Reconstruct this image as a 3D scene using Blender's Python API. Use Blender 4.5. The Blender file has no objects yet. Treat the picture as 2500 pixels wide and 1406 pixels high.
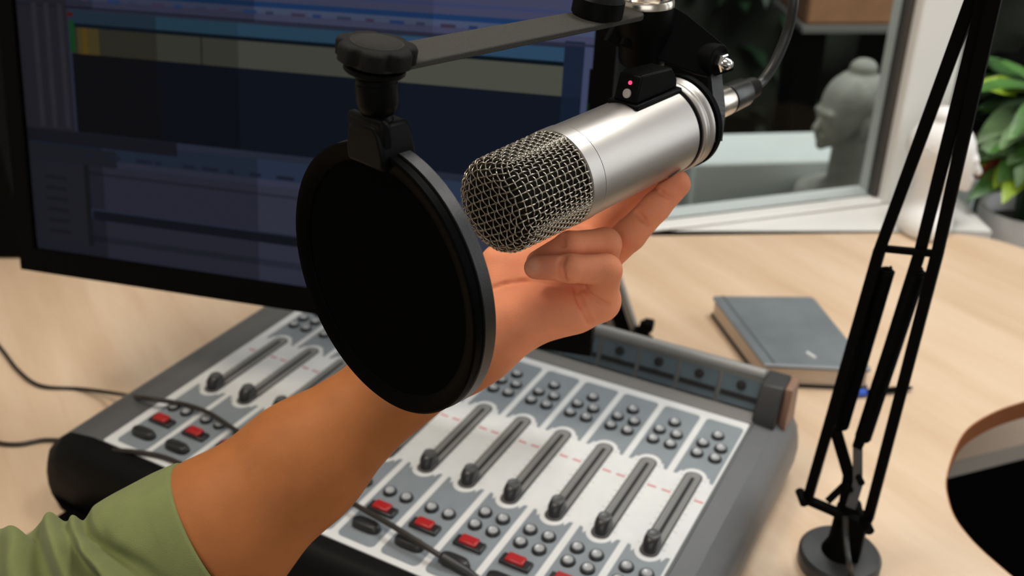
import bpy, math, random
import numpy as np
from mathutils import Vector, Matrix

random.seed(7); rng = np.random.default_rng(5)
scene = bpy.context.scene
COL = scene.collection
PI = math.pi

# ------------------------------------------------------------------ camera frame
CAMZ = 1.40
TH = math.radians(28.7)
FPX = 2400.0
_s, _c = math.sin(TH), math.cos(TH)
R3 = np.array([1.0, 0, 0]); F3 = np.array([0, _c, -_s]); U3 = np.array([0, _s, _c]); C0 = np.array([0, 0, CAMZ])
DESK = 0.75


def P(px, py, d):
    """world point seen at a photograph pixel, d metres along the view axis"""
    return C0 + R3 * ((px - 1250) / FPX * d) + U3 * (-(py - 703) / FPX * d) + F3 * d


def onz(px, py, z):
    r = P(px, py, 1.0) - C0
    return C0 + r * ((z - CAMZ) / r[2])


def ony(px, py, y):
    r = P(px, py, 1.0) - C0
    return C0 + r * (y / r[1])


def unit(v):
    v = np.asarray(v, float); return v / np.linalg.norm(v)


cam = bpy.data.cameras.new('camera'); co = bpy.data.objects.new('camera', cam); COL.objects.link(co)
co.location = C0; co.rotation_euler = (PI / 2 - TH, 0, 0)
cam.sensor_width = 36; cam.lens = FPX / 2500 * 36
cam.clip_start = 0.02; cam.clip_end = 60
cam.dof.use_dof = True; cam.dof.focus_distance = 0.50; cam.dof.aperture_fstop = 8.6
scene.camera = co

# ------------------------------------------------------------------ materials
MATS = {}


def mat(name, col, rough=0.5, metal=0.0, spec=0.5, bump=0.0, bscale=200.0, vary=0.0, vscale=20.0, emit=None, estr=0.0,
        coat=0.0, sss=0.0, sheen=0.0):
    m = bpy.data.materials.new(name); m.use_nodes = True
    nt = m.node_tree; b = nt.nodes['Principled BSDF']
    b.inputs['Base Color'].default_value = (*col, 1); b.inputs['Roughness'].default_value = rough
    b.inputs['Metallic'].default_value = metal; b.inputs['Specular IOR Level'].default_value = spec
    b.inputs['Coat Weight'].default_value = coat
    if sheen:
        b.inputs['Sheen Weight'].default_value = sheen
    if emit:
        b.inputs['Emission Color'].default_value = (*emit, 1); b.inputs['Emission Strength'].default_value = estr
    tc = nt.nodes.new('ShaderNodeTexCoord')
    if vary:
        n = nt.nodes.new('ShaderNodeTexNoise'); n.inputs['Scale'].default_value = vscale; n.inputs['Detail'].default_value = 5
        nt.links.new(tc.outputs['Object'], n.inputs['Vector'])
        r = nt.nodes.new('ShaderNodeValToRGB')
        r.color_ramp.elements[0].position = 0.3; r.color_ramp.elements[1].position = 0.7
        r.color_ramp.elements[0].color = (*[c * (1 - vary) for c in col], 1)
        r.color_ramp.elements[1].color = (*[min(1, c * (1 + vary)) for c in col], 1)
        nt.links.new(n.outputs['Fac'], r.inputs['Fac']); nt.links.new(r.outputs['Color'], b.inputs['Base Color'])
    if bump:
        n = nt.nodes.new('ShaderNodeTexNoise'); n.inputs['Scale'].default_value = bscale; n.inputs['Detail'].default_value = 3
        nt.links.new(tc.outputs['Object'], n.inputs['Vector'])
        bp = nt.nodes.new('ShaderNodeBump'); bp.inputs['Strength'].default_value = bump; bp.inputs['Distance'].default_value = 0.002
        nt.links.new(n.outputs['Fac'], bp.inputs['Height']); nt.links.new(bp.outputs['Normal'], b.inputs['Normal'])
    if sss:
        b.inputs['Subsurface Weight'].default_value = sss
        b.inputs['Subsurface Radius'].default_value = (0.006, 0.0025, 0.0015); b.inputs['Subsurface Scale'].default_value = 1.0
    MATS[name] = m
    return m


mat('black_plastic', (0.0022, 0.0022, 0.0022), 0.42, spec=0.07, bump=0.04, bscale=900)
mat('matte_black', (0.0016, 0.0016, 0.0016), 0.6, spec=0.05)
mat('black_paint', (0.010, 0.010, 0.010), 0.5, spec=0.3, bump=0.3, bscale=2500)
mat('bar_paint', (0.046, 0.044, 0.039), 0.6, spec=0.12, bump=0.5, bscale=2600, vary=0.25, vscale=1500)
mat('rim_paint', (0.0030, 0.0031, 0.0033), 0.30, spec=0.5, bump=0.2, bscale=2600)
mat('lip_black', (0.0007, 0.0007, 0.0007), 0.5, spec=0.025)
mat('plug_black', (0.014, 0.014, 0.014), 0.32, spec=0.45)
mat('cap_paint', (0.026, 0.025, 0.022), 0.6, spec=0.1, bump=0.5, bscale=2600, vary=0.25, vscale=1500)
mat('knob_paint', (0.0065, 0.0063, 0.006), 0.55, spec=0.10, bump=0.4, bscale=2600)
mat('base_paint', (0.030, 0.030, 0.031), 0.40, spec=0.5)
mat('fabric_black', (0.0012, 0.0012, 0.0012), 0.95, spec=0.02)
mat('satin_metal', (0.50, 0.475, 0.445), 0.42, metal=1.0, bump=0.04, bscale=3000)
mat('wire_metal', (0.40, 0.37, 0.315), 0.30, metal=1.0)
mat('chrome', (0.75, 0.74, 0.72), 0.12, metal=1.0)
mat('warm_chrome', (0.62, 0.57, 0.5), 0.25, metal=1.0)
mat('dark_foam', (0.018, 0.015, 0.011), 0.85, spec=0.1, bump=0.6, bscale=1500)
mat('led_red', (0.5, 0.02, 0.06), 0.3, emit=(1.0, 0.05, 0.16), estr=1.6)
mat('button_white', (0.42, 0.39, 0.36), 0.5)
mat('cable_black', (0.010, 0.010, 0.010), 0.45)
mat('cable_brown', (0.016, 0.011, 0.008), 0.5)
mat('mixer_grey', (0.095, 0.098, 0.102), 0.36, bump=0.25, bscale=1500)
mat('mixer_dark', (0.020, 0.020, 0.021), 0.5)
mat('mixer_black', (0.003, 0.003, 0.003), 0.55, spec=0.10)
mat('panel_white', (0.61, 0.62, 0.62), 0.45, vary=0.03, vscale=60)
mat('panel_label', (0.50, 0.505, 0.50), 0.55, vary=0.10, vscale=420)
mat('panel_grey', (0.195, 0.222, 0.245), 0.45, vary=0.05, vscale=50)
mat('meter_grey', (0.075, 0.105, 0.125), 0.5, vary=0.06, vscale=50)
mat('strip_grey', (0.17, 0.165, 0.155), 0.45)
mat('rail_grey', (0.26, 0.26, 0.25), 0.4)
mat('brown_reflection', (0.22, 0.12, 0.08), 0.5)  # brown reflection on the mixer end, painted as base colour
mat('track_grey', (0.19, 0.19, 0.185), 0.36)
mat('slit_black', (0.004, 0.004, 0.004), 0.7)
mat('cap_black', (0.016, 0.016, 0.017), 0.35)
mat('cap_top', (0.07, 0.072, 0.075), 0.4)
mat('knob_rim', (0.018, 0.020, 0.022), 0.35)
mat('knob_top', (0.34, 0.35, 0.36), 0.28, spec=0.6)
mat('red_key', (0.34, 0.010, 0.012), 0.35)
mat('red_mark', (0.55, 0.16, 0.18), 0.5)
mat('white_paint', (0.74, 0.73, 0.70), 0.5)
mat('frame_grey', (0.06, 0.05, 0.045), 0.6)
mat('bust_white', (0.78, 0.76, 0.74), 0.6)
mat('bust_grey', (0.30, 0.29, 0.25), 0.8, vary=0.18, vscale=25)
mat('ledge_white', (0.66, 0.68, 0.66), 0.7, vary=0.04, vscale=6)
mat('wall_paint', (0.62, 0.61, 0.58), 0.8)
mat('ceiling_paint', (0.8, 0.8, 0.79), 0.9)
mat('floor_dark', (0.012, 0.012, 0.012), 0.9, vary=0.2, vscale=60)
mat('cabinet_beige', (0.78, 0.62, 0.48), 0.5)
mat('cabinet_grey', (0.50, 0.45, 0.39), 0.5)
mat('edge_band', (0.30, 0.095, 0.028), 0.45, vary=0.1, vscale=30)
mat('book_cover', (0.150, 0.170, 0.182), 0.42, spec=0.5, bump=0.15, bscale=700, vary=0.14, vscale=22)
mat('book_groove', (0.075, 0.085, 0.09), 0.5)
mat('book_worn', (0.27, 0.29, 0.31), 0.5)
mat('book_pages', (0.62, 0.50, 0.39), 0.75)
mat('book_black', (0.008, 0.008, 0.008), 0.6)
mat('sticker', (0.7, 0.7, 0.7), 0.4)
mat('pen_blue', (0.03, 0.10, 0.55), 0.3)
mat('leaf_mid', (0.055, 0.15, 0.028), 0.42, vary=0.3, vscale=30)
mat('leaf_lime', (0.24, 0.36, 0.02), 0.42, vary=0.2, vscale=30)
mat('leaf_dark', (0.012, 0.035, 0.012), 0.5, vary=0.3, vscale=20)
mat('leaf_pale', (0.16, 0.27, 0.12), 0.45, vary=0.25, vscale=30)
mat('leaf_red', (0.18, 0.035, 0.015), 0.5, vary=0.3, vscale=30)
mat('hedge', (0.010, 0.013, 0.006), 0.9, vary=0.5, vscale=5)
mat('soil', (0.02, 0.014, 0.01), 0.95)
mat('terracotta', (0.34, 0.16, 0.075), 0.8, vary=0.12, vscale=10)
mat('pot_white', (0.80, 0.80, 0.80), 0.45)
mat('sleeve_green', (0.160, 0.182, 0.070), 0.95, spec=0.05, bump=0.25, bscale=1400, sheen=0.08, vary=0.06, vscale=60)
mat('lamp_glow', (0.9, 0.9, 0.9), 0.5, emit=(1, 0.97, 0.93), estr=2.0)
mat('bezel_black', (0.0018, 0.0018, 0.0018), 0.5, spec=0.04)
mat('speaker_black', (0.0018, 0.0018, 0.0018), 0.6, spec=0.05)
mat('speaker_cone', (0.03, 0.010, 0.006), 0.6)


def wood():
    m = bpy.data.materials.new('beech_wood'); m.use_nodes = True; nt = m.node_tree; b = nt.nodes['Principled BSDF']
    tc = nt.nodes.new('ShaderNodeTexCoord'); mp = nt.nodes.new('ShaderNodeMapping')
    mr = nt.nodes.new('ShaderNodeMapping'); mr.inputs['Rotation'].default_value = (0, 0, math.radians(58))
    mp.inputs['Scale'].default_value = (1.0, 9.0, 9.0)
    nt.links.new(tc.outputs['Object'], mr.inputs['Vector']); nt.links.new(mr.outputs['Vector'], mp.inputs['Vector'])
    n1 = nt.nodes.new('ShaderNodeTexNoise'); n1.inputs['Scale'].default_value = 2.2; n1.inputs['Detail'].default_value = 6
    n2 = nt.nodes.new('ShaderNodeTexNoise'); n2.inputs['Scale'].default_value = 22; n2.inputs['Detail'].default_value = 3
    nt.links.new(mp.outputs['Vector'], n1.inputs['Vector']); nt.links.new(mp.outputs['Vector'], n2.inputs['Vector'])
    mx = nt.nodes.new('ShaderNodeMath'); mx.operation = 'MULTIPLY_ADD'; mx.inputs[1].default_value = 0.25
    nt.links.new(n2.outputs['Fac'], mx.inputs[0]); nt.links.new(n1.outputs['Fac'], mx.inputs[2])
    r = nt.nodes.new('ShaderNodeValToRGB')
    r.color_ramp.elements[0].position = 0.40; r.color_ramp.elements[0].color = (0.580, 0.405, 0.265, 1)
    r.color_ramp.elements[1].position = 0.80; r.color_ramp.elements[1].color = (0.69, 0.53, 0.378, 1)
    nt.links.new(mx.outputs[0], r.inputs['Fac']); nt.links.new(r.outputs['Color'], b.inputs['Base Color'])
    b.inputs['Roughness'].default_value = 0.38; b.inputs['Specular IOR Level'].default_value = 0.55
    MATS['beech_wood'] = m


wood()


def skin():
    m = bpy.data.materials.new('skin'); m.use_nodes = True; nt = m.node_tree; b = nt.nodes['Principled BSDF']
    a = nt.nodes.new('ShaderNodeVertexColor'); a.layer_name = 'tone'
    tc = nt.nodes.new('ShaderNodeTexCoord')
    n = nt.nodes.new('ShaderNodeTexNoise'); n.inputs['Scale'].default_value = 55; n.inputs['Detail'].default_value = 4
    nt.links.new(tc.outputs['Object'], n.inputs['Vector'])
    hs = nt.nodes.new('ShaderNodeHueSaturation')
    ma = nt.nodes.new('ShaderNodeMath'); ma.operation = 'MULTIPLY_ADD'; ma.inputs[1].default_value = 0.35; ma.inputs[2].default_value = 0.83
    nt.links.new(n.outputs['Fac'], ma.inputs[0]); nt.links.new(ma.outputs[0], hs.inputs['Value'])
    nt.links.new(a.outputs['Color'], hs.inputs['Color']); nt.links.new(hs.outputs['Color'], b.inputs['Base Color'])
    v = nt.nodes.new('ShaderNodeTexVoronoi'); v.inputs['Scale'].default_value = 900
    nt.links.new(tc.outputs['Object'], v.inputs['Vector'])
    bp = nt.nodes.new('ShaderNodeBump'); bp.inputs['Strength'].default_value = 0.10; bp.inputs['Distance'].default_value = 0.0008
    nt.links.new(v.outputs['Distance'], bp.inputs['Height']); nt.links.new(bp.outputs['Normal'], b.inputs['Normal'])
    b.inputs['Roughness'].default_value = 0.62; b.inputs['Specular IOR Level'].default_value = 0.22
    b.inputs['Subsurface Weight'].default_value = 0.18
    b.inputs['Subsurface Radius'].default_value = (0.006, 0.002, 0.001); b.inputs['Subsurface Scale'].default_value = 0.8
    MATS['skin'] = m


skin()


def glass():
    m = bpy.data.materials.new('window_glass'); m.use_nodes = True; nt = m.node_tree
    for n in list(nt.nodes):
        if n.type != 'OUTPUT_MATERIAL': nt.nodes.remove(n)
    out = [n for n in nt.nodes if n.type == 'OUTPUT_MATERIAL'][0]
    t = nt.nodes.new('ShaderNodeBsdfTransparent'); t.inputs['Color'].default_value = (0.90, 0.92, 0.90, 1)
    g = nt.nodes.new('ShaderNodeBsdfGlossy'); g.inputs['Roughness'].default_value = 0.02
    f = nt.nodes.new('ShaderNodeFresnel'); f.inputs['IOR'].default_value = 1.13
    mx = nt.nodes.new('ShaderNodeMixShader')
    nt.links.new(f.outputs[0], mx.inputs['Fac']); nt.links.new(t.outputs[0], mx.inputs[1]); nt.links.new(g.outputs[0], mx.inputs[2])
    nt.links.new(mx.outputs[0], out.inputs['Surface'])
    MATS['window_glass'] = m


glass()


def screen_mat(name, col):
    m = bpy.data.materials.new(name); m.use_nodes = True; nt = m.node_tree; b = nt.nodes['Principled BSDF']
    b.inputs['Base Color'].default_value = (0.001, 0.001, 0.001, 1); b.inputs['Roughness'].default_value = 0.5
    b.inputs['Specular IOR Level'].default_value = 0.02
    b.inputs['Emission Color'].default_value = (*col, 1); b.inputs['Emission Strength'].default_value = 1.0
    MATS[name] = m


# ------------------------------------------------------------------ mesh helpers
class MB:
    def __init__(self):
        self.v = []; self.f = []; self.m = []; self.n = 0

    def add(self, v, f, mi=0):
        v = np.asarray(v, float).reshape(-1, 3)
        self.v.append(v); o = self.n
        self.f += [tuple(i + o for i in q) for q in f]; self.m += [mi] * len(f); self.n += len(v)
        return self

    def box(self, o, ex, ey, ez, x0, x1, y0, y1, z0, z1, mi=0):
        o = np.asarray(o, float)
        v = [o + np.asarray(ex) * x + np.asarray(ey) * y + np.asarray(ez) * z for z in (z0, z1) for y in (y0, y1) for x in (x0, x1)]
        return self.add(v, [(0, 2, 3, 1), (4, 5, 7, 6), (0, 1, 5, 4), (2, 6, 7, 3), (0, 4, 6, 2), (1, 3, 7, 5)], mi)

    def bar(self, p0, p1, w, h, side, mi=0):
        """square bar from p0 to p1, width w along 'side', depth h across"""
        p0 = np.asarray(p0, float); p1 = np.asarray(p1, float)
        d = unit(p1 - p0); sd = np.asarray(side, float); sd = unit(sd - d * (sd @ d)); t = np.cross(d, sd)
        return self.box(p0, sd, t, d, -w / 2, w / 2, -h / 2, h / 2, 0, np.linalg.norm(p1 - p0), mi)

    def tube(self, pts, r, seg=10, mi=0, cap=True):
        pts = np.asarray(pts, float); n = len(pts)
        r = np.full(n, r, float) if np.isscalar(r) else np.asarray(r, float)
        tg = np.gradient(pts, axis=0); tg /= np.linalg.norm(tg, axis=1)[:, None] + 1e-12
        a = np.array([0, 0, 1.0]) if abs(tg[0][2]) < 0.9 else np.array([1.0, 0, 0])
        nn = unit(np.cross(tg[0], a)); rings = []
        ang = np.linspace(0, 2 * PI, seg, endpoint=False)
        for i in range(n):
            nn = unit(nn - tg[i] * (nn @ tg[i])); bb = np.cross(tg[i], nn)
            rings.append(pts[i] + r[i] * (np.cos(ang)[:, None] * nn + np.sin(ang)[:, None] * bb))
        return self.rings(rings, mi, cap)

    def rings(self, rings, mi=0, cap=True, closed=False):
        n = len(rings); seg = len(rings[0]); f = []
        for i in range(n if closed else n - 1):
            j0 = i * seg; j1 = ((i + 1) % n) * seg
            for k in range(seg):
                l = (k + 1) % seg
                f.append((j0 + k, j0 + l, j1 + l, j1 + k))
        if cap and not closed:
            f.append(tuple(range(seg - 1, -1, -1))); f.append(tuple((n - 1) * seg + k for k in range(seg)))
        return self.add(np.vstack(rings), f, mi)

    def lathe(self, o, ax, prof, seg=48, mi=0, cap=True, closed=False):
        o = np.asarray(o, float); ax = unit(ax)
        a = np.array([0, 0, 1.0]) if abs(ax[2]) < 0.9 else np.array([1.0, 0, 0])
        u = unit(np.cross(ax, a)); w = np.cross(ax, u)
        ang = np.linspace(0, 2 * PI, seg, endpoint=False)
        cs = np.cos(ang)[:, None] * u + np.sin(ang)[:, None] * w
        return self.rings([o + ax * t + cs * r for t, r in prof], mi, cap, closed)

    def prism(self, poly, o, ex, ey, ez, z0, z1, mi=0):
        o = np.asarray(o, float); ex, ey, ez = map(np.asarray, (ex, ey, ez)); n = len(poly)
        b = [o + ex * x + ey * y + ez * z0 for x, y in poly]; t = [o + ex * x + ey * y + ez * z1 for x, y in poly]
        f = [tuple(range(n - 1, -1, -1)), tuple(range(n, 2 * n))]
        f += [(i, (i + 1) % n, n + (i + 1) % n, n + i) for i in range(n)]
        return self.add(b + t, f, mi)


X3 = np.array([1.0, 0, 0]); Y3 = np.array([0, 1.0, 0]); Z3 = np.array([0, 0, 1.0])
WM = {}


def obj(name, mb, mats, parent=None, bevel=0.0, angle=35, origin=None, seg=2, subd=0):
    """links ONE mesh object; mb is in world coordinates"""
    V = np.vstack(mb.v) if isinstance(mb, MB) else np.asarray(mb[0]); F = mb.f if isinstance(mb, MB) else mb[1]
    if parent is not None:
        M = WM[parent.name]; Mi = np.array(M.inverted())
        V = V @ Mi[:3, :3].T + Mi[:3, 3]; W = M
    else:
        if origin is None:
            mn, mx = V.min(0), V.max(0); origin = np.array([(mn[0] + mx[0]) / 2, (mn[1] + mx[1]) / 2, mn[2]])
        V = V - np.asarray(origin); W = Matrix.Translation(Vector(origin))
    me = bpy.data.meshes.new(name); me.from_pydata(V.tolist(), [], F)
    for m in (mats if isinstance(mats, (list, tuple)) else [mats]): me.materials.append(MATS[m])
    if isinstance(mb, MB) and max(mb.m, default=0) > 0: me.polygons.foreach_set('material_index', mb.m)
    me.polygons.foreach_set('use_smooth', [True] * len(me.polygons)); me.update()
    me.set_sharp_from_angle(angle=math.radians(angle))
    o = bpy.data.objects.new(name, me); COL.objects.link(o)
    if parent is not None: o.parent = parent
    else: o.location = origin
    WM[o.name] = W
    if bevel:
        b = o.modifiers.new('bevel', 'BEVEL'); b.width = bevel; b.segments = seg; b.limit_method = 'ANGLE'; b.angle_limit = math.radians(30)
        b.harden_normals = False
    if subd:
        s = o.modifiers.new('subd', 'SUBSURF'); s.levels = subd; s.render_levels = subd
    return o


def thing(name, label, cat, loc, rotz=0.0, group=None):
    o = bpy.data.objects.new(name, None); COL.objects.link(o); o.empty_display_size = 0.02
    o.location = loc; o.rotation_euler = (0, 0, rotz); tag(o, label, cat, group)
    WM[o.name] = Matrix.Translation(Vector(loc)) @ Matrix.Rotation(rotz, 4, 'Z')
    return o


def tag(o, label, cat, group=None):
    o['label'] = label; o['category'] = cat
    if group: o['group'] = group
    return o


def struct(o):
    o['kind'] = 'structure'; return o


def lab(o, label):
    o['label'] = label; return o


def part_copy(src, parent, loc):
    c = src.copy(); COL.objects.link(c); c.parent = parent; c.location = loc; return c


def catmull(pts, n=8, closed=False):
    pts = np.asarray(pts, float); out = []; N = len(pts)
    rngi = range(N if closed else N - 1)
    for i in rngi:
        if closed: p0, p1, p2, p3 = pts[(i - 1) % N], pts[i], pts[(i + 1) % N], pts[(i + 2) % N]
        else: p0, p1, p2, p3 = pts[max(i - 1, 0)], pts[i], pts[i + 1], pts[min(i + 2, N - 1)]
        for t in np.linspace(0, 1, n, endpoint=False):
            out.append(0.5 * ((2 * p1) + (-p0 + p2) * t + (2 * p0 - 5 * p1 + 4 * p2 - p3) * t * t + (-p0 + 3 * p1 - 3 * p2 + p3) * t ** 3))
    if not closed: out.append(pts[-1])
    return np.array(out)


# ------------------------------------------------------------------ signed-distance modelling
class SDF:
    def __init__(self, lo, hi, h):
        self.lo = np.asarray(lo, float); self.h = h
        self.n = np.ceil((np.asarray(hi) - self.lo) / h).astype(int) + 1
        self.ax = [self.lo[i] + h * np.arange(self.n[i]) for i in range(3)]
        self.D = np.full(tuple(self.n), 0.05, np.float32)

    def sl(self, lo, hi):
        a = np.clip(np.floor((np.asarray(lo) - self.lo) / self.h).astype(int), 0, self.n - 1)
        b = np.clip(np.ceil((np.asarray(hi) - self.lo) / self.h).astype(int) + 1, 1, self.n)
        return tuple(slice(int(x), int(max(y, x + 1))) for x, y in zip(a, b))

    def grid(self, s):
        return np.stack(np.meshgrid(*[self.ax[i][s[i]] for i in range(3)], indexing='ij'), -1).astype(np.float32)


def smin(a, b, k):
    h = np.clip(0.5 + 0.5 * (b - a) / k, 0, 1)
    return b + (a - b) * h - k * h * (1 - h)


def d_cone(g, a, b, r1, r2):
    a = np.asarray(a, np.float32); b = np.asarray(b, np.float32); ba = b - a
    pa = g - a; t = np.clip((pa @ ba) / (ba @ ba), 0, 1)
    return np.linalg.norm(pa - t[..., None] * ba, axis=-1) - (r1 + (r2 - r1) * t)


def d_ell(g, c, axes, r):
    q = (g - np.asarray(c, np.float32)) @ np.asarray(axes, np.float32).T / np.asarray(r, np.float32)
    k0 = np.linalg.norm(q, axis=-1); k1 = np.linalg.norm(q / np.asarray(r, np.float32), axis=-1)
    return k0 * (k0 - 1) / np.maximum(k1, 1e-6)


def surface_nets(S):
    V = S.D; ins = V < 0
    nx, ny, nz = V.shape
    c = [(i, j, k) for i in (0, 1) for j in (0, 1) for k in (0, 1)]
    cnt = np.zeros((nx - 1, ny - 1, nz - 1), np.int8)
    for i, j, k in c: cnt += ins[i:nx - 1 + i, j:ny - 1 + j, k:nz - 1 + k]
    act = (cnt > 0) & (cnt < 8)
    idx = np.full(act.shape, -1, np.int64); ijk = np.argwhere(act); idx[act] = np.arange(len(ijk))
    acc = np.zeros((len(ijk), 3)); num = np.zeros(len(ijk))
    for a in range(8):
        for ax in range(3):
            p = c[a]
            if p[ax] == 1: continue
            q = list(p); q[ax] = 1
            va = V[ijk[:, 0] + p[0], ijk[:, 1] + p[1], ijk[:, 2] + p[2]]; vb = V[ijk[:, 0] + q[0], ijk[:, 1] + q[1], ijk[:, 2] + q[2]]
            s = (va < 0) != (vb < 0)
            t = np.where(s, va / np.where(s, va - vb, 1), 0)
            pos = np.tile(np.array(p, float), (len(ijk), 1)); pos[:, ax] = t
            acc[s] += pos[s]; num[s] += 1
    pts = S.lo + (ijk + acc / num[:, None]) * S.h
    faces = []
    for ax in range(3):
        o1, o2 = [(1, 2), (2, 0), (0, 1)][ax]
        A = ins[tuple(slice(0, -1) if i == ax else slice(None) for i in range(3))]
        B = ins[tuple(slice(1, None) if i == ax else slice(None) for i in range(3))]
        e = np.argwhere(A != B)
        ok = (e[:, o1] > 0) & (e[:, o2] > 0) & (e[:, o1] < V.shape[o1] - 1) & (e[:, o2] < V.shape[o2] - 1); e = e[ok]
        def cell(d1, d2):
            q = e.copy(); q[:, o1] -= d1; q[:, o2] -= d2
            return idx[q[:, 0], q[:, 1], q[:, 2]]
        quad = np.stack([cell(1, 1), cell(0, 1), cell(0, 0), cell(1, 0)], 1)
        fl = A[e[:, 0], e[:, 1], e[:, 2]]
        quad[~fl] = quad[~fl][:, ::-1]
        faces.append(quad)
    return pts, np.vstack(faces)

# ================================================================== SETTING
GW = np.array([0.60, 1.477, 0.752]); EW = unit([0.964, 0.265, 0]); EN = np.array([-EW[1], EW[0], 0])   # window wall


def wally(x): return 1.477 + (x - 0.60) * EW[1] / EW[0]


struct(obj('floor', MB().box((0, 0, 0), X3, Y3, Z3, -2.25, 2.6, -1.65, 2.4, -0.05, 0), 'floor_dark'))
struct(obj('ceiling', MB().prism([(-2.25, -1.65), (2.0, -1.65), (2.0, wally(2.0) + .1), (.06, wally(.06) + .1), (.06, 1.95), (-2.25, 1.95)], (0, 0, 0), X3, Y3, Z3, 2.6, 2.65), 'ceiling_paint'))
struct(obj('wall_front', MB().box((0, 0, 0), X3, Y3, Z3, -2.25, -1.0, -1.65, -1.6, 0, 2.6).box((0, 0, 0), X3, Y3, Z3, -1.0, .8, -1.65, -1.6, 0, 1.25).box((0, 0, 0), X3, Y3, Z3, -1.0, .8, -1.65, -1.6, 2.45, 2.6).box((0, 0, 0), X3, Y3, Z3, .8, 2.0, -1.65, -1.6, 0, 2.6), 'wall_paint'))  # opening added for the front fill light
struct(obj('wall_left', MB().box((0, 0, 0), X3, Y3, Z3, -2.25, -2.2, -1.6, 2.0, 0, 2.6), 'wall_paint'))
struct(obj('wall_back_left', MB().box((0, 0, 0), X3, Y3, Z3, -2.2, 0.02, 1.90, 1.95, 0, 2.6).box((0, 0, 0), X3, Y3, Z3, 0.02, 0.06, 1.40, 1.95, 0, 2.6), 'wall_paint'))
struct(obj('wall_back', MB().box(GW * [1, 1, 0], EW, EN, Z3, -0.49, 0.085, 0.03, 0.09, 0, 0.735)
           .box(GW * [1, 1, 0], EW, EN, Z3, -0.56, 1.45, 0.03, 0.10, 2.3, 2.6), 'wall_paint'))
# side wall on the right with a real opening for the daylight
struct(obj('wall_right', MB().box((0, 0, 0), X3, Y3, Z3, 1.95, 2.0, -1.6, 0.3, 0, 2.6).box((0, 0, 0), X3, Y3, Z3, 1.95, 2.0, 0.3, 1.70, 0, 0.9)
           .box((0, 0, 0), X3, Y3, Z3, 1.95, 2.0, 0.3, 1.70, 2.4, 2.6).box((0, 0, 0), X3, Y3, Z3, 1.95, 2.0, 1.70, 1.88, 0, 2.6), 'wall_paint'))
# sill board between the desk and the window
sx = 0.738
struct(obj('trim_1', MB().prism([(0.062, 1.3669), (sx, 1.3669), (sx, wally(sx) + 0.02), (0.062, wally(0.062) + 0.02)], (0, 0, 0), X3, Y3, Z3, 0.725, 0.7512), 'white_paint', bevel=0.001))
struct(obj('trim_2', MB().box((0, 0, 0), X3, Y3, Z3, -1.6, 0.018, 1.3685, 1.895, 0.725, 0.752), 'white_paint', bevel=0.003))
# window over the sill: frame, dark gasket and pane
w1 = bpy.data.objects.new('window_1', None); COL.objects.link(w1); w1.location = GW; WM['window_1'] = Matrix.Translation(Vector(GW)); struct(w1)
fr = MB()
fr.box(GW, EW, EN, Z3, 0.0, 0.088, -0.012, 0.06, 0, 1.55)
fr.box(GW, EW, EN, Z3, -0.56, 0.0, -0.012, 0.06, 0, 0.006)
fr.box(GW, EW, EN, Z3, -0.56, 0.0, -0.012, 0.06, 1.47, 1.55)
fr.box(GW, EW, EN, Z3, -0.56, -0.50, -0.012, 0.06, 0.010, 1.47)
struct(obj('window_frame', fr, 'white_paint', w1, bevel=0.004))
gk = MB().box(GW, EW, EN, Z3, -0.009, -0.0005, 0.004, 0.024, 0.008, 1.468)
struct(obj('gasket', gk, 'frame_grey', w1))
struct(obj('glass_pane', MB().box(GW, EW, EN, Z3, -0.499, -0.010, 0.014, 0.018, 0.007, 1.469), 'window_glass', w1))
# glass door to the right of the white post
d1 = bpy.data.objects.new('door_1', None); COL.objects.link(d1); d1.location = GW * [1, 1, 0]; WM['door_1'] = Matrix.Translation(Vector(GW * [1, 1, 0])); struct(d1)
g0 = GW * [1, 1, 0]
struct(obj('door_frame', MB().box(g0, EW, EN, Z3, 1.05, 1.13, 0, 0.06, 0, 2.3).box(g0, EW, EN, Z3, 0.088, 1.05, 0, 0.06, 0, 0.06).box(g0, EW, EN, Z3, 0.088, 1.05, 0, 0.06, 2.22, 2.3), 'white_paint', d1, bevel=0.004))
struct(obj('glass_pane', MB().box(g0, EW, EN, Z3, 0.0885, 1.0495, 0.026, 0.030, 0.061, 2.219), 'window_glass', d1))
# outside: paving
struct(obj('ground', MB().box((0, 0, 0), X3, Y3, Z3, -2.5, 6, 2.45, 7, -0.12, -0.06), 'floor_dark'))

# ------------------------------------------------------------------ outside the glass
led = MB()
q0, q1 = onz(1690, 398, 0.664), onz(2330, 380, 0.664); e = unit((q1 - q0) * [1, 1, 0]); en = np.array([-e[1], e[0], 0])
led.box(q0 * [1, 1, 0], e, en, Z3, 0, 0.62, 0, 0.17, -0.06, 0.664)
tag(obj('garden_wall', led, 'ledge_white', bevel=0.008), 'low white garden wall outside the window glass', 'wall')
tb = MB(); b0, b1 = P(1962, 78, 2.75), P(2330, 70, 2.75); e = unit((b1 - b0) * [1, 1, 0]); en = np.array([-e[1], e[0], 0])
tt = thing('planter_box', 'brown planter box seen high up through the window, above the grey bust', 'planter', b0 * [1, 1, 0] + e * 0.17 + en * .15 - [0, 0, .06])
obj('box', MB().box(b0, e, en, Z3, 0, 0.34, 0, 0.3, 0.018, 0.42), 'terracotta', tt, bevel=0.01)
lab(obj('ledge', MB().box(b0, e, en, Z3, -0.01, 0.36, -0.02, 0.33, 0.002, 0.018), 'strip_grey', tt), 'grey ledge under the box')
for u_ in (.02, .25): obj('leg', MB().box(b0 * [1, 1, 0], e, en, Z3, u_, u_ + .08, 0.1, 0.25, -0.06, b0[2] + 0.002), 'matte_black', tt)


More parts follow.
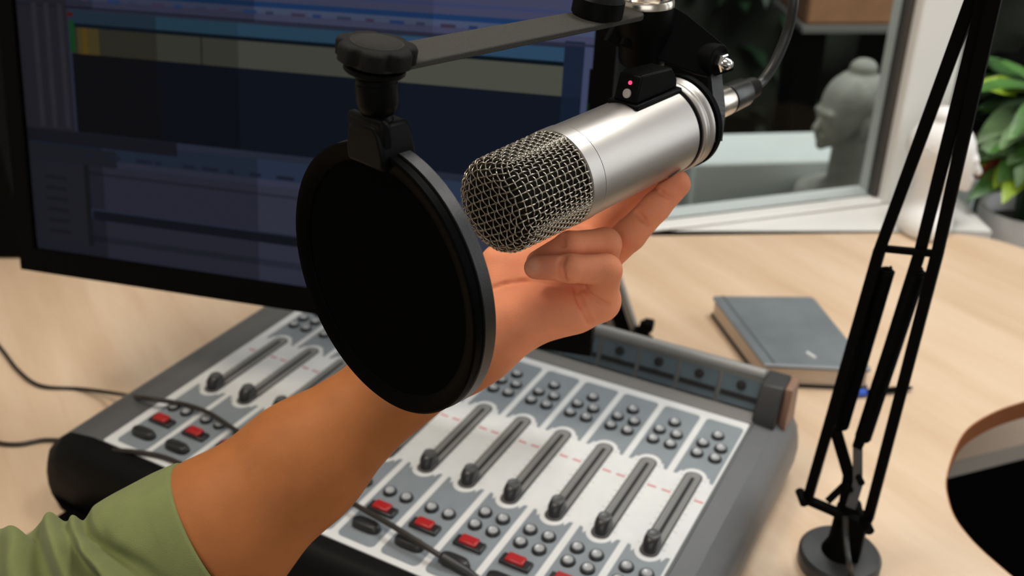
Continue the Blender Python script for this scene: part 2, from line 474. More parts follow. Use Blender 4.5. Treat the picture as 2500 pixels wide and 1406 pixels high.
def leaf(mb, base, d, up, L, w, droop, mi=0, n=8):
    """one curved pointed leaf blade"""
    d = unit(d); sd = np.cross(d, up); sd = unit(sd); nu = np.cross(sd, d)
    rows = []
    p = np.array(base, float); dirv = d.copy()
    for i in range(n + 1):
        t = i / n
        ww = w * (math.sin(PI * min(1, t ** 0.8 * 0.98 + 0.02)) ** 0.9) * 0.5 + 0.0006
        nrm = unit(np.cross(sd, dirv))
        rows.append([p - sd * ww + nrm * ww * 0.22, p + 0 * nrm, p + sd * ww + nrm * ww * 0.22])
        dirv = unit(dirv - Z3 * droop / n); p = p + dirv * L / n
    v = np.array(rows).reshape(-1, 3); f = []
    for i in range(n):
        a = i * 3
        f += [(a, a + 1, a + 4, a + 3), (a + 1, a + 2, a + 5, a + 4)]
    mb.add(v, f, mi)


# dark hedge filling the garden
hm = MB(); nx, nz = 70, 40
for xi in range(0):
    pass
gx = np.linspace(-0.6, 4.6, nx); gz = np.linspace(-0.06, 3.0, nz)
rows = []
ph = rng.uniform(0, 6, (6, 2))
for zz in gz:
    r = []
    for xx in gx:
        b = sum(0.07 * math.sin(xx * (3 + k * 2.1) + ph[k, 0]) * math.sin(zz * (3.3 + k * 1.9) + ph[k, 1]) for k in range(6))
        r.append([xx, 3.65 + xx * 0.12 + b - 0.25 * math.sin(min(1, zz / 3) * PI), zz])
    rows.append(r)
v = np.array(rows).reshape(-1, 3)
hm.add(v, [(a * nx + b, a * nx + b + 1, (a + 1) * nx + b + 1, (a + 1) * nx + b) for a in range(nz - 1) for b in range(nx - 1)], 0)
for _ in range(900):
    k = rng.integers(0, len(v)); d = unit([rng.normal(0, .6), -1, rng.normal(0.1, .6)])
    leaf(hm, v[k] + [rng.normal(0, .03), 0.02, rng.normal(0, .03)], d, Z3, rng.uniform(.10, .2), rng.uniform(.03, .06), rng.uniform(.2, 1.2), 1 if rng.random() < .8 else 2, 4)
o = tag(obj('hedge', hm, ['hedge', 'leaf_dark', 'leaf_mid']), 'dark green hedge behind the window glass', 'hedge'); o['kind'] = 'stuff'

# ------------------------------------------------------------------ busts
def bust_mesh(drop=0.0, sh=1.0):
    """bust in metres, head above z=0.05, base at z=-drop, facing +x"""
    S = SDF((-0.085, -0.11, -drop - 0.006), (0.085, 0.11, 0.20), 0.0024)
    s = S.sl(S.lo, S.lo + S.h * S.n); g = S.grid(s); I = np.eye(3)
    D = d_ell(g, (-0.004, 0, 0.118), I, (0.045, 0.038, 0.045))                   # cranium
    D = smin(D, d_ell(g, (0.014, 0, 0.094), I, (0.029, 0.027, 0.034)), 0.012)    # face and jaw
    D = smin(D, d_cone(g, (0.037, 0, 0.066), (0.034, 0, 0.069), 0.008, 0.010), 0.008)   # chin
    D = smin(D, d_cone(g, (0.0415, 0, 0.108), (0.050, 0, 0.090), 0.0035, 0.0055), 0.004)  # nose
    D = smin(D, d_cone(g, (0.040, -0.015, 0.112), (0.040, 0.015, 0.112), 0.005, 0.005), 0.006)  # brow
    D = smin(D, d_cone(g, (0.0425, -0.008, 0.0805), (0.0425, 0.008, 0.0805), 0.0032, 0.0032), 0.003)  # upper lip
    D = smin(D, d_cone(g, (0.0415, -0.006, 0.0745), (0.0415, 0.006, 0.0745), 0.0035, 0.0035), 0.003)  # lower lip
    for sy in (-1, 1):
        D = -smin(-D, d_ell(g, (0.046, sy * 0.0135, 0.104), I, (0.007, 0.008, 0.005)), 0.004)   # eye sockets
        D = smin(D, d_ell(g, (0.037, sy * 0.013, 0.1035), I, (0.005, 0.007, 0.004)), 0.002)
        D = smin(D, d_ell(g, (-0.004, sy * 0.039, 0.094), I, (0.008, 0.005, 0.020)), 0.003)     # long ears
    hair = d_ell(g, (-0.010, 0, 0.126), I, (0.046, 0.041, 0.042))
    hair = np.maximum(hair, 0.116 - g[..., 2] + (g[..., 0] > -0.02) * 0 - np.clip(-g[..., 0], 0, .04) * 0.9)
    hair = hair - 0.0012 * np.sin(g[..., 0] * 560) * np.sin(g[..., 1] * 560) * np.sin(g[..., 2] * 560)
    D = smin(D, hair, 0.003)
    D = smin(D, d_ell(g, (-0.012, 0, 0.170), I, (0.019, 0.018, 0.014)), 0.005)     # bun on top
    D = smin(D, d_cone(g, (-0.010, 0, 0.085), (-0.012, 0, 0.035 - drop), 0.023, 0.026), 0.010)  # neck
    D = smin(D, d_ell(g, (-0.012, 0, 0.010 - drop), I, (0.042 * sh, 0.068 * sh, 0.036)), 0.014)      # shoulders
    D = np.maximum(D, -g[..., 2] - drop)
    S.D = D.astype(np.float32)
    return surface_nets(S)


bv, bf = bust_mesh(); gv, gf = bust_mesh(0.045, 1.35)


def put_bust(name, loc, rz, sc, m, label, bv=bv, bf=bf):
    c, s = math.cos(rz), math.sin(rz)
    v = (bv * sc) @ np.array([[c, s, 0], [-s, c, 0], [0, 0, 1]]) + loc
    return tag(obj(name, (v, bf), m, angle=180, origin=loc), label, 'bust')


bl = onz(2270, 545, 0.7535)
put_bust('bust', np.array([bl[0], bl[1], 0.7525]), -0.25, 1.02, 'bust_white', 'white bust of a head with a bun standing on the sill behind the boom arm')
gb = P(2030, 520, 1.93)
tag(obj('plinth', MB().box(gb * [1, 1, 0], EW, EN, Z3, -0.125, 0.125, -0.09, 0.09, -0.06, gb[2]), 'bust_grey', bevel=0.004), 'grey stone block under the grey bust outside the glass', 'plinth')
put_bust('bust', gb + [0, 0, 0.001 + .045 * 1.33], PI + 0.30, 1.33, 'bust_grey', 'grey stone bust of a head outside the glass, facing left', gv, gf)

# ------------------------------------------------------------------ potted plant at the right edge
pc = P(2505, 500, 1.60); R = 0.068
pp = thing('potted_plant', 'leafy green plant in a tall white planter behind the desk corner', 'plant', (pc[0], pc[1], 0))
prof = [(0, 0.048), (0.004, 0.05), (0.70, R), (0.735, R + 0.002), (0.745, R), (0.745, R - 0.007), (0.70, R - 0.010)]
obj('planter', MB().lathe((pc[0], pc[1], 0), Z3, prof, 48), 'pot_white', pp)
obj('soil', MB().lathe((pc[0], pc[1], 0.71), Z3, [(0, 0.055), (0.006, 0.056)], 24), 'soil', pp)
stm = MB(); lf = MB()
cen = np.array([pc[0], pc[1], 0.72])
for k in range(9):
    a = k / 9 * 2 * PI; tip = cen + [0.05 * math.cos(a), 0.05 * math.sin(a), 0.14 + 0.05 * (k % 3)]
    stm.tube(catmull([cen + [0.01 * math.cos(a), 0.01 * math.sin(a), 0], (cen + tip) / 2 + [0, 0, .03], tip], 5), 0.003, 6)
for k in range(70):
    a = rng.uniform(0, 2 * PI); zz = rng.uniform(0.07, 0.22); rr = rng.uniform(0.0, 0.035)
    d = [math.cos(a), math.sin(a), rng.uniform(-0.15, 0.7)]
    mi = rng.choice([0, 0, 0, 1, 2, 2, 3, 4], p=None) if k > 8 else 0
    leaf(lf, cen + [rr * math.cos(a), rr * math.sin(a), zz], d, Z3, rng.uniform(0.085, 0.15), rng.uniform(0.028, 0.048), rng.uniform(0.3, 1.1), int(mi), 8)
# the leaves that read in the photograph
for (x0, y0, x1, y1, dd, w, mi) in [(2500, 225, 2385, 215, 1.56, .036, 1), (2520, 250, 2392, 345, 1.55, .040, 3), (2520, 330, 2380, 390, 1.54, .040, 3),
                                    (2500, 380, 2440, 450, 1.53, .036, 0), (2500, 200, 2400, 160, 1.60, .034, 0), (2480, 410, 2375, 485, 1.56, .034, 0),
                                    (2520, 290, 2400, 270, 1.58, .040, 0), (2490, 400, 2380, 440, 1.57, .030, 4), (2470, 400, 2430, 465, 1.545, .028, 1)]:
    a, b = P(x0, y0, dd), P(x1, y1, dd - 0.01)
    leaf(lf, a, b - a + [0, 0, 0.02], Z3 - 0.7 * Y3, np.linalg.norm(b - a) * 1.1, w, 0.35, mi, 9)
obj('stems', stm, 'leaf_dark', pp)
obj('foliage', lf, ['leaf_mid', 'leaf_lime', 'leaf_dark', 'leaf_pale', 'leaf_red'], pp, angle=60)

# ------------------------------------------------------------------ desk
hole = [(0.64, 0.10), (0.62, 0.28), (0.52, 0.50), (0.448, 0.649), (0.428, 0.711), (0.432, 0.757), (0.448, 0.797), (0.488, 0.858), (0.530, 0.893), (0.582, 0.919), (0.66, 0.945), (0.76, 0.985), (0.84, 1.05),
        (0.868, 1.13), (0.845, 1.21), (0.80, 1.268), (0.762, 1.308), (0.726, 1.342), (0.68, 1.361), (0.62, 1.3665)]
hc = catmull(hole, 6)
outline = [(-1.6, 0.10)] + [tuple(p) for p in hc] + [(0.061, 1.3665), (-1.6, 1.3665)]
dk = thing('desk', 'large beech desk with a curved cut-out and rounded right corner', 'desk', (-0.3, 0.8, 0))
TK = 0.024
obj('desk_top', MB().prism(outline, (0, 0, 0), X3, Y3, Z3, DESK - TK, DESK), 'beech_wood', dk, angle=30)
eb = MB(); q = hc; tn = np.gradient(q, axis=0); tn /= np.linalg.norm(tn, axis=1)[:, None]; nn = np.stack([tn[:, 1], -tn[:, 0]], 1)
o1 = q + nn * 0.0012; rings = [np.array([[q[i][0], q[i][1], DESK - TK], [o1[i][0], o1[i][1], DESK - TK], [o1[i][0], o1[i][1], DESK - 0.0005], [q[i][0], q[i][1], DESK - 0.0005]]) for i in range(len(q))]
eb.rings(rings)
lab(obj('edge_band', eb, 'edge_band', dk), 'darker brown edge band')
for (x, y) in ((-1.5, 0.9), (-0.2, 1.3), (0.3, 1.25)):
    obj('leg', MB().box((x, y, 0), X3, Y3, Z3, -0.03, 0.03, -0.03, 0.03, 0, DESK - TK), 'matte_black', dk)

# cabinet seen through the cut-out
a, b = onz(2300, 1135, 0.55), onz(2500, 1085, 0.55); e = unit((b - a) * [1, 1, 0]); en = np.array([-e[1], e[0], 0]); a0 = a * [1, 1, 0]
cb = thing('low_cabinet', 'low black cabinet with beige top seen through the desk cut-out', 'cabinet', a0 + e * 0.3 + en * 0.15)
obj('body', MB().box(a0, e, en, Z3, -0.15, 0.75, 0.004, 0.20, 0, 0.525), 'matte_black', cb)
lab(obj('top', MB().box(a0, e, en, Z3, -0.16, 0.76, 0.001, 0.205, 0.526, 0.551), 'cabinet_beige', cb), 'beige top')
lab(obj('edge_strip', MB().box(a0, e, en, Z3, -0.16, 0.76, -0.003, 0.0005, 0.526, 0.5505), 'cabinet_grey', cb), 'grey front edge')

# ------------------------------------------------------------------ loudspeaker at far left
s0 = onz(52, 633, DESK)
lsp = thing('loudspeaker', 'black box at the far left edge behind the monitor, standing on the desk', 'speaker', (s0[0] - 0.09, s0[1] + 0.10, DESK))
obj('cabinet', MB().box(s0, X3, Y3, Z3, -0.20, 0.01, 0.0, 0.22, 0.0005, 0.40), 'speaker_black', lsp, bevel=0.006)
lab(obj('driver', MB().lathe((s0[0] - 0.07, s0[1] - 0.001, DESK + 0.19), -Y3, [(-0.002, 0.06), (0.002, 0.058), (-0.0005, 0.05), (-0.001, 0.02), (0.003, 0.012), (0.004, 0.002)], 40), 'speaker_cone', lsp), 'dull reddish cone')

# ------------------------------------------------------------------ monitor
dr = 0.87
BL = P(50, 655, 1.1675 * dr); BR = P(1440, 870, dr); BL[2] = BR[2]
E1 = unit(BR - BL); W = np.linalg.norm(BR - BL)
back = np.array([-E1[1], E1[0], 0]); tau = math.radians(12)
EU = math.cos(tau) * Z3 + math.sin(tau) * back; NF = np.cross(E1, EU)      # NF towards the viewer
H = 0.385
ctr = BL + E1 * W / 2 + EU * H / 2
mo = thing('monitor', 'large black monitor showing a dim audio editing screen', 'monitor', BL + E1 * W / 2 + back * 0.05)
bz = 0.0185; bzb = 0.024
fr = MB()
fr.box(BL, E1, EU, NF, 0, W, 0, bzb, -0.012, 0.0).box(BL, E1, EU, NF, 0, W, H - bz, H, -0.012, 0.0)
fr.box(BL, E1, EU, NF, 0, bz, bzb, H - bz, -0.012, 0.0).box(BL, E1, EU, NF, W - bz, W, bzb, H - bz, -0.012, 0.0)
obj('bezel', fr, 'bezel_black', mo)
bk = MB().box(BL, E1, EU, NF, 0.002, W - 0.002, 0.002, H - 0.002, -0.03, -0.0125).box(BL, E1, EU, NF, W * .25, W * .75, H * .2, H * .8, -0.055, -0.03)
obj('housing', bk, 'bezel_black', mo, bevel=0.003)


def suv(px, py):
    r = P(px, py, 1) - C0; t = ((BL - NF * 0.004 - C0) @ NF) / (r @ NF); p = C0 + r * t - BL
    return p @ E1, p @ EU


def srgb(r, g, b):
    return tuple((c / 12.92 if c <= 0.04045 else ((c + 0.055) / 1.055) ** 2.4) for c in (r / 255, g / 255, b / 255))


sc = MB(); smats = []


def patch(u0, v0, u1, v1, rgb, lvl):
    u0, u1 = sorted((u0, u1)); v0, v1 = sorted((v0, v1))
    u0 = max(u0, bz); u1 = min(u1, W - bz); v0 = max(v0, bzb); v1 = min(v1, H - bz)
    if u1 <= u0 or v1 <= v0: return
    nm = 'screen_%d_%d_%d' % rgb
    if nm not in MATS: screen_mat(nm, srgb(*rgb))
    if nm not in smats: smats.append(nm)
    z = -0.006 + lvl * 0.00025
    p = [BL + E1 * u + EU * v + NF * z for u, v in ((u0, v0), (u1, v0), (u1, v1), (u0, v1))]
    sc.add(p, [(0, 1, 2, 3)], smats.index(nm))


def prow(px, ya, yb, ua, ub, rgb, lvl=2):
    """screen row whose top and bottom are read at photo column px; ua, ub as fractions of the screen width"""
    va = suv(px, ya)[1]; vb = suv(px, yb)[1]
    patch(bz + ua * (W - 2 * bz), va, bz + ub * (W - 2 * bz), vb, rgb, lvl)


patch(0, 0, W, H, (34, 38, 52), 0)
# tool bars (top of the window)
for ua, ub, k in ((0, .15, .62), (.15, .45, .8), (.45, .75, 1.0), (.75, 1, 1.12)):  # rows dim towards the left: viewing-angle falloff put into the colours
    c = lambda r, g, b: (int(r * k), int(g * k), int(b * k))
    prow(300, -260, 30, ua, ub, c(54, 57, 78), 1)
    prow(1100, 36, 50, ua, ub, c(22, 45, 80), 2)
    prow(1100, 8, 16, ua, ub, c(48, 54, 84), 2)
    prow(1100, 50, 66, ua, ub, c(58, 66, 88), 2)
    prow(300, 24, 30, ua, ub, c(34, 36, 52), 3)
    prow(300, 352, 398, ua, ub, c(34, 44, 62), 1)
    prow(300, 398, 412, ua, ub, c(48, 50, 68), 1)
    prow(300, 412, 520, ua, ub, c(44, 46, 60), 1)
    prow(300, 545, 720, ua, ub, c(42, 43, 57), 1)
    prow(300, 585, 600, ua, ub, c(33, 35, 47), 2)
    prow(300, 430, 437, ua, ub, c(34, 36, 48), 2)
# waveform window
for ua, ub, blue, beige, navy in ((.105, .27, (26, 40, 52), (38, 37, 30), (10, 11, 15)), (.27, .42, (30, 52, 66), (48, 49, 42), (9, 12, 20)), (.42, .70, (34, 58, 76), (60, 61, 54), (11, 16, 26)), (.70, .955, (40, 66, 90), (70, 72, 63), (14, 20, 31))):  # colours step darker leftwards, the screen's falloff painted in
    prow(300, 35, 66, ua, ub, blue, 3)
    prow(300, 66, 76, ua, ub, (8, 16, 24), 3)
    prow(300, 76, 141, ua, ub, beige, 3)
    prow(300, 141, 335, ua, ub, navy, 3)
prow(300, 76, 141, .118, .160, (58, 50, 26), 4); prow(300, 76, 141, .128, .138, (70, 54, 20), 5)
prow(300, 76, 141, .352, .355, (28, 28, 26), 4)
prow(300, 60, 138, .103, .113, (14, 52, 26), 4); prow(300, 40, 50, .100, .112, (60, 14, 18), 4)
prow(300, 20, 141, .955, .985, (22, 32, 50), 2); prow(300, 30, 335, .985, 1.0, (60, 66, 92), 2)
prow(300, 141, 335, .955, .985, (18, 28, 44), 2)
# left hand panels
prow(140, -20, 318, 0.0, .100, (28, 28, 34), 3)
for u in (.03, .055, .082): prow(140, 10, 312, u, u + .010, (36, 36, 42), 4)
prow(140, 318, 350, 0.0, .30, (19, 20, 27), 3); prow(140, 355, 395, 0.0, .18, (24, 26, 32), 3)
prow(140, 400, 590, 0.0, .112, (26, 27, 33), 3); prow(140, 395, 590, .112, .122, (17, 19, 22), 4)
for k in range(6): prow(140, 430 + k * 26, 438 + k * 26, .03, .075, (20, 21, 26), 4)
prow(300, 524, 546, .125, .62, (14, 17, 24), 4); prow(300, 526, 542, .57, .64, (8, 10, 16), 5)
for k in range(14):
    u = .12 + .045 * k + rng.uniform(0, .01); prow(300, 385, 394, u, u + .012 + .01 * (k % 3), (22, 26, 40), 4)
for k in range(20):
    u = .13 + .042 * k + rng.uniform(0, .01); prow(300, 2, 10, u, u + .014 + .01 * (k % 2), ((50, 42, 62), (30, 46, 80), (42, 46, 66))[k % 3], 4)
# small level meter beside the right hand edge of the picture
vm = suv(1440, 168)[1]; vb = suv(1430, 282)[1]; um = suv(1437, 200)[0]
patch(um, vm, W - bz, vb, (5, 5, 6), 5); patch(um + .006, vm - .0005, um + .012, vm + .006, (92, 12, 20), 6); patch(um + .001, vb, um + .010, vb + .010, (6, 36, 10), 6)
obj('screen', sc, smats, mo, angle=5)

# monitor arm: clamped to the desk behind the mixer
cp = onz(1566, 846, DESK)
ma_ = thing('clamp_stand', 'grey and black bars rising from a clamp on the desk behind the mixer', 'stand', cp)
top = ctr - NF * 0.058
m0 = P(1556, 808, 1.235); m0[2] = DESK + 0.05
sd = unit([0.95, -0.3, 0])
obj('clamp', MB().box(cp, sd, np.cross(Z3, sd), Z3, -0.010, 0.012, -0.012, 0.012, 0, 0.012).box(cp, sd, np.cross(Z3, sd), Z3, -0.004, 0.008, -0.006, 0.006, 0.012, 0.036)
    .box(cp, sd, np.cross(Z3, sd), Z3, 0.000, 0.013, -0.008, 0.008, 0.026, 0.038), 'matte_black', ma_, bevel=0.002)
pa = P(1532, 812, 1.235); pb = P(1440, 560, 1.15)
for k, (dx, m_) in enumerate(((-0.026, 'matte_black'), (-0.015, 'rail_grey'), (-0.004, 'matte_black'), (0.006, 'matte_black'), (0.015, 'rail_grey'))):
    obj('bar', MB().bar(pa + sd * dx - [0, 0, .01], pb + sd * dx, 0.0085, 0.010, sd), m_, ma_, bevel=0.001)
obj('joint', MB().lathe(pa + sd * -0.03 - [0, 0, .02], sd, [(0, .012), (0.052, .012)], 24).bar(pa - [0, 0, .03], cp + [0, 0, .02], .02, .016, sd), 'matte_black', ma_, bevel=0.001)
obj('head', MB().tube([pb - sd * .01, (pb + top) / 2, top], 0.012, 14).box(top, E1, EU, NF, -0.05, 0.05, -0.05, 0.05, -0.003, 0.002), 'matte_black', ma_)

# ------------------------------------------------------------------ notebook and pen
zt = DESK + 0.028
A_, B_, D_ = onz(1737, 722, zt), onz(1985, 724, zt), onz(1868, 893, zt); C_ = onz(2132, 905, zt)
e1 = unit((B_ - A_) * [1, 1, 0]); e2 = unit((A_ - D_) * [1, 1, 0])
nb = thing('notebook', 'worn dark grey hardback notebook lying on the desk', 'notebook', (A_ + C_) / 2 * [1, 1, 0] + [0, 0, DESK])
pol = [A_, B_, C_, D_]; pol = [p[:2] for p in pol]; cen = np.mean(pol, 0)


def rpoly(pol, r, n=5, sc=1.0):
    out = []; N = len(pol); c = np.mean(pol, 0)
    pol = [c + (np.asarray(p) - c) * sc for p in pol]
    for i in range(N):
        p = np.asarray(pol[i]); a = unit(np.asarray(pol[i - 1]) - p); b = unit(np.asarray(pol[(i + 1) % N]) - p)
        for t in np.linspace(0, 1, n): out.append(p + a * r * (1 - t) ** 2 + b * r * t ** 2)
    return out


obj('cover', MB().prism(rpoly(pol, 0.007), (0, 0, 0), X3, Y3, Z3, zt - 0.003, zt), 'book_cover', nb, bevel=0.001)
lab(obj('pages', MB().prism(rpoly(pol, 0.005, sc=0.965), (0, 0, 0), X3, Y3, Z3, DESK + 0.0035, zt - 0.003), 'book_pages', nb), 'cream page block')
lab(obj('back_cover', MB().prism(rpoly(pol, 0.007), (0, 0, 0), X3, Y3, Z3, DESK + 0.0003, DESK + 0.0033), 'book_black', nb), 'black back cover')
ev = MB(); s_ = onz(1980, 868, zt); dd = unit(onz(1993, 876, zt) - onz(1968, 860, zt)); 
ev.tube(np.array([s_ + dd * t + [0, 0, 0.0002] for t in (-0.007, 0.007)]), 0.0022, 8)
lab(obj('sticker', ev, 'sticker', nb), 'small pale mark near the lower corner')
hg = MB(); ha, hb = A_ * .89 + B_ * .11, D_ * .89 + C_ * .11
hg.bar(ha, hb, 0.0025, 0.0007, e1)
obj('hinge_groove', hg, 'book_groove', nb)
ed_ = MB().bar(D_ * .985 + A_ * .015 + [0, 0, .0002], C_ * .985 + A_ * .015 + [0, 0, .0002], .0045, .0006, e2)
lab(obj('worn_edge', ed_, 'book_worn', nb), 'paler worn edge')
pn0 = onz(2085, 953, DESK + 0.005); pn1 = onz(2165, 945, DESK + 0.005)
pen = thing('pen', 'blue and black pen lying at the notebook front edge behind the boom arm', 'pen', pn0 * [1, 1, 0] + [0, 0, DESK])
dv = unit(pn1 - pn0); off = -np.array([0, 1, 0]) * 0.006
obj('barrel', MB().lathe(pn0 + off + dv * 0.012, dv, [(0, .0035), (.05, .0035), (.058, .001)], 16), 'matte_black', pen)
lab(obj('cap', MB().lathe(pn0 + off - dv * 0.006, dv, [(0, .003), (.001, .0042), (.018, .0042)], 16), 'pen_blue', pen), 'blue end cap')

# ------------------------------------------------------------------ dark pad under the sleeve
f0, f1 = onz(95, 1300, DESK), onz(205, 1232, DESK)
ed = unit(f1 - f0); ax_ = np.array([0.866, -0.5, 0]); f1 = f1 - ed * 0.012
po = [f0 - ed * 0.10, f0 - ed * 0.10 + ax_ * 0.24, f1 + ax_ * 0.24, f1]
tag(obj('desk_pad', MB().prism([p[:2] for p in po], (0, 0, 0), X3, Y3, Z3, DESK + .0003, DESK + 0.006), 'matte_black', bevel=0.001), 'flat black pad on the desk between the sleeve and the mixer', 'pad')

# ================================================================== MIXER
YAW = math.radians(-29.0)
MXX = np.array([math.cos(YAW), math.sin(YAW), 0]); MXY = np.array([-math.sin(YAW), math.cos(YAW), 0]); MO = np.array([0, 0, 0.83])


def ML(x, y, z): return MO + MXX * x + MXY * y + Z3 * z


mx = thing('audio_mixer', 'wide grey and white broadcast mixing console with black faders and red keys', 'mixer', ML(-0.43, 0.62, -0.08), YAW)


def mloc(x, y, z): return Vector((x + 0.43, y - 0.62, z + 0.08))


def section(top, inset, xl=-0.764, xr=-0.130):
    k = (top + 0.078) / 0.078
    pts = [(xl + .010, -.078), (xl + .001, -.055), (xl, -.035), (xl + .006, -.017), (xl + .022, -.006), (xl + .056, 0.0),
           (xr - .0395, 0.0), (xr - .0385, -.0015), (xr - .021, -.0030), (xr - .0195, -.0042), (xr - .010, -.0120), (xr - .003, -.024), (xr, -.038), (xr - .001, -.055), (xr - .008, -.078)]
    o = []
    for x, z in pts:
        x2 = x + inset if x < -.43 else x - inset
        o.append((x2, -.078 + (z + .078) * k))
    return o


def loft(stations):
    mb = MB(); mb.rings([np.array([ML(x, y, z) for x, z in section(t, i)]) for y, t, i in stations]); return mb


obj('chassis', loft([(0.845, -.006, .012), (0.838, -.001, .004), (0.82, 0, 0), (0.70, 0, 0), (0.55, 0, 0), (0.462, 0, 0)]), 'mixer_grey', mx, angle=28)
lab(obj('front_rest', loft([(0.462, 0, 0), (0.453, -.0008, .0005), (0.444, -.0045, .003), (0.436, -.013, .008), (0.431, -.028, .014), (0.431, -.05, .018), (0.437, -.072, .022)]), 'mixer_black', mx, angle=40), 'rounded front edge, its shade painted black')  # shade on the front face is put into its black colour
for x in (-0.70, -0.17):
    for y in (0.46, 0.81):
        obj('foot', MB().lathe(ML(x, y, -.0798), Z3, [(0, .012), (.004, .012)], 20), 'mixer_black', mx)
XC0, PITCH = -0.192, 0.0432
obj('panel', MB().prism([(-.6945, .4625), (-.173, .4625), (-.1715, .464), (-.1715, .780), (-.173, .7815), (-.6945, .7815), (-.696, .780), (-.696, .464)], MO, MXX, MXY, Z3, -.001, .0008), 'panel_white', mx)
ZP = 0.0008


def arc(cx, cy, r, a0, a1, n=8): return [(cx + r * math.cos(math.radians(t)), cy + r * math.sin(math.radians(t))) for t in np.linspace(a0, a1, n)]


def link(name, mesh_src, x, y, z=0.0):
    return part_copy(mesh_src, mx, mloc(x, y, z))


def local_part(name, mb, mats, bevel=0.0, angle=35):
    """a mixer part modelled around its own origin, to be copied along the channels"""
    V = np.vstack(mb.v); me = bpy.data.meshes.new(name); me.from_pydata(V.tolist(), [], mb.f)
    for m in mats: me.materials.append(MATS[m])
    me.polygons.foreach_set('material_index', mb.m); me.polygons.foreach_set('use_smooth', [True] * len(me.polygons)); me.update()
    me.set_sharp_from_angle(angle=math.radians(angle))
    o = bpy.data.objects.new(name, me)
    if bevel:
        b = o.modifiers.new('bevel', 'BEVEL'); b.width = bevel; b.segments = 2; b.limit_method = 'ANGLE'
    return o


O3 = np.zeros(3); YT, YB = 0.6865, 0.569       # fader slot ends
hw = 0.0184
# upper grey label: rounded top corners, scooped around the slot end
rr = 0.0118
up = arc(hw - .004, .771 - .004, .004, 0, 90, 5) + arc(-hw + .004, .771 - .004, .004, 90, 180, 5) + [(-hw, YT - .008)] + [(-hw + .003, YT - .0075), (-rr - .0012, YT - .001)] + arc(0, YT - .0055, rr, 165, 15, 12) + [(rr + .0012, YT - .001), (hw - .003, YT - .0075), (hw, YT - .008)]
upper = local_part('upper_label', MB().prism(up[::1], O3, X3, Y3, Z3, 0, .0004), ['panel_grey'])
dn = [(-hw, YB + .006), (-hw + .003, YB + .0055), (-rr - .0012, YB - .001)] + arc(0, YB + .0055, rr, 195, 345, 12) + [(rr + .0012, YB - .001), (hw - .003, YB + .0055), (hw, YB + .006)] + arc(hw - .005, .4685 + .005, .005, 0, -90, 5) + arc(-hw + .005, .4685 + .005, .005, -90, -180, 5)
lower = local_part('lower_label', MB().prism(dn, O3, X3, Y3, Z3, 0, .0004), ['panel_grey'])
sc_ = MB()
for k in range(13):
    yy = YB + .012 + k * 0.0082
    for sx_ in (-1, 1):
        if k % 3 == 0 or True:
            w_ = .0036 if k % 3 == 0 else .0022
            x0 = sx_ * .0088; sc_.box((0, 0, 0), X3, Y3, Z3, min(x0, x0 + sx_ * w_), max(x0, x0 + sx_ * w_), yy, yy + .0007, 0, .0002)
scale = local_part('scale_marks', sc_, ['panel_label'])
rd = MB()
for sx_ in (-1, 1):
    rd.box((0, 0, 0), X3, Y3, Z3, sx_ * .0148 - .0042, sx_ * .0148 + .0042, .6505, .6523, 0, .0003)
redm = local_part('red_marks', rd, ['red_mark'])
sw = 0.0070
st_ = arc(0, YT - sw, sw, 0, 180, 10) + arc(0, YB + sw, sw, 180, 360, 10)
tr = MB(); tr.prism(st_, O3, X3, Y3, Z3, 0, .0006)
# raised side lips of the track leave a darker channel between them
for sx_ in (-1, 1): tr.box((0, 0, 0), X3, Y3, Z3, sx_ * .0050 - .0014, sx_ * .0050 + .0014, YB + .006, YT - .006, .0006, .0014, 0)
tr.box((0, 0, 0), X3, Y3, Z3, -.0014, .0018, YB + .010, YT - .008, .0006, .0009, 1)
track = local_part('fader_track', tr, ['track_grey', 'slit_black'])
rng_ = local_part('fader_rim', MB().prism([(x * 1.16, (y - .62775) * 1.012 + .62775) for x, y in st_], O3, X3, Y3, Z3, 0, .0005), ['slit_black'])
cp_ = MB(); n_ = 28
cap_out = lambda w, y0, y1: arc(0, y1 - w, w, 0, 180, 10) + arc(0, y0 + w, w, 180, 360, 10)
lv = [(0.0013, .0064, -.0005, .0200), (.009, .0062, .0010, .0195), (.0115, .0060, .0045, .0185), (.0125, .0056, .0060, .0178)]
cp_.rings([np.array([(x, y, z) for x, y in cap_out(w, a, b)]) for z, w, a, b in lv])
cp_.lathe((0, .0119, .0124), Z3, [(0, .0056), (.0008, .0055), (.0010, .0045), (.0004, .0038), (.0004, .0004)], 24, 1)
cap = local_part('fader_cap', cp_, ['cap_black', 'cap_top'], angle=50)
kb = MB().lathe(O3, Z3, [(0, .0064), (.0016, .0062), (.0026, .0055), (.0026, .0040)], 24, 0).lathe((0, 0, .0016), Z3, [(0, .0041), (.0016, .0041), (.0020, .0036), (.0014, .0022), (.0013, .0004)], 24, 1)
btn = local_part('push_button', kb, ['knob_rim', 'knob_top'], angle=50)
kr = MB().box(O3, X3, Y3, Z3, -.0135, .0135, -.0056, .0056, 0, .0035, 1).box(O3, X3, Y3, Z3, -.0080, .0080, -.0048, .0048, .0035, .0070, 0)
redk = local_part('red_key', kr, ['red_key', 'cap_black'], bevel=.0012)
kk = MB(); el = lambda a, b: [(a * (abs(math.cos(t)) ** .6) * np.sign(math.cos(t)), b * (abs(math.sin(t)) ** .8) * np.sign(math.sin(t))) for t in np.linspace(0, 2 * PI, 28, endpoint=False)]
kk.rings([np.array([(x, y, z) for x, y in el(a, b)]) for z, a, b in ((0, .0138, .0062), (.003, .0135, .006), (.006, .0122, .005), (.0066, .0105, .004))])
blk = local_part('black_key', kk, ['cap_black'], angle=50)
mt = MB()
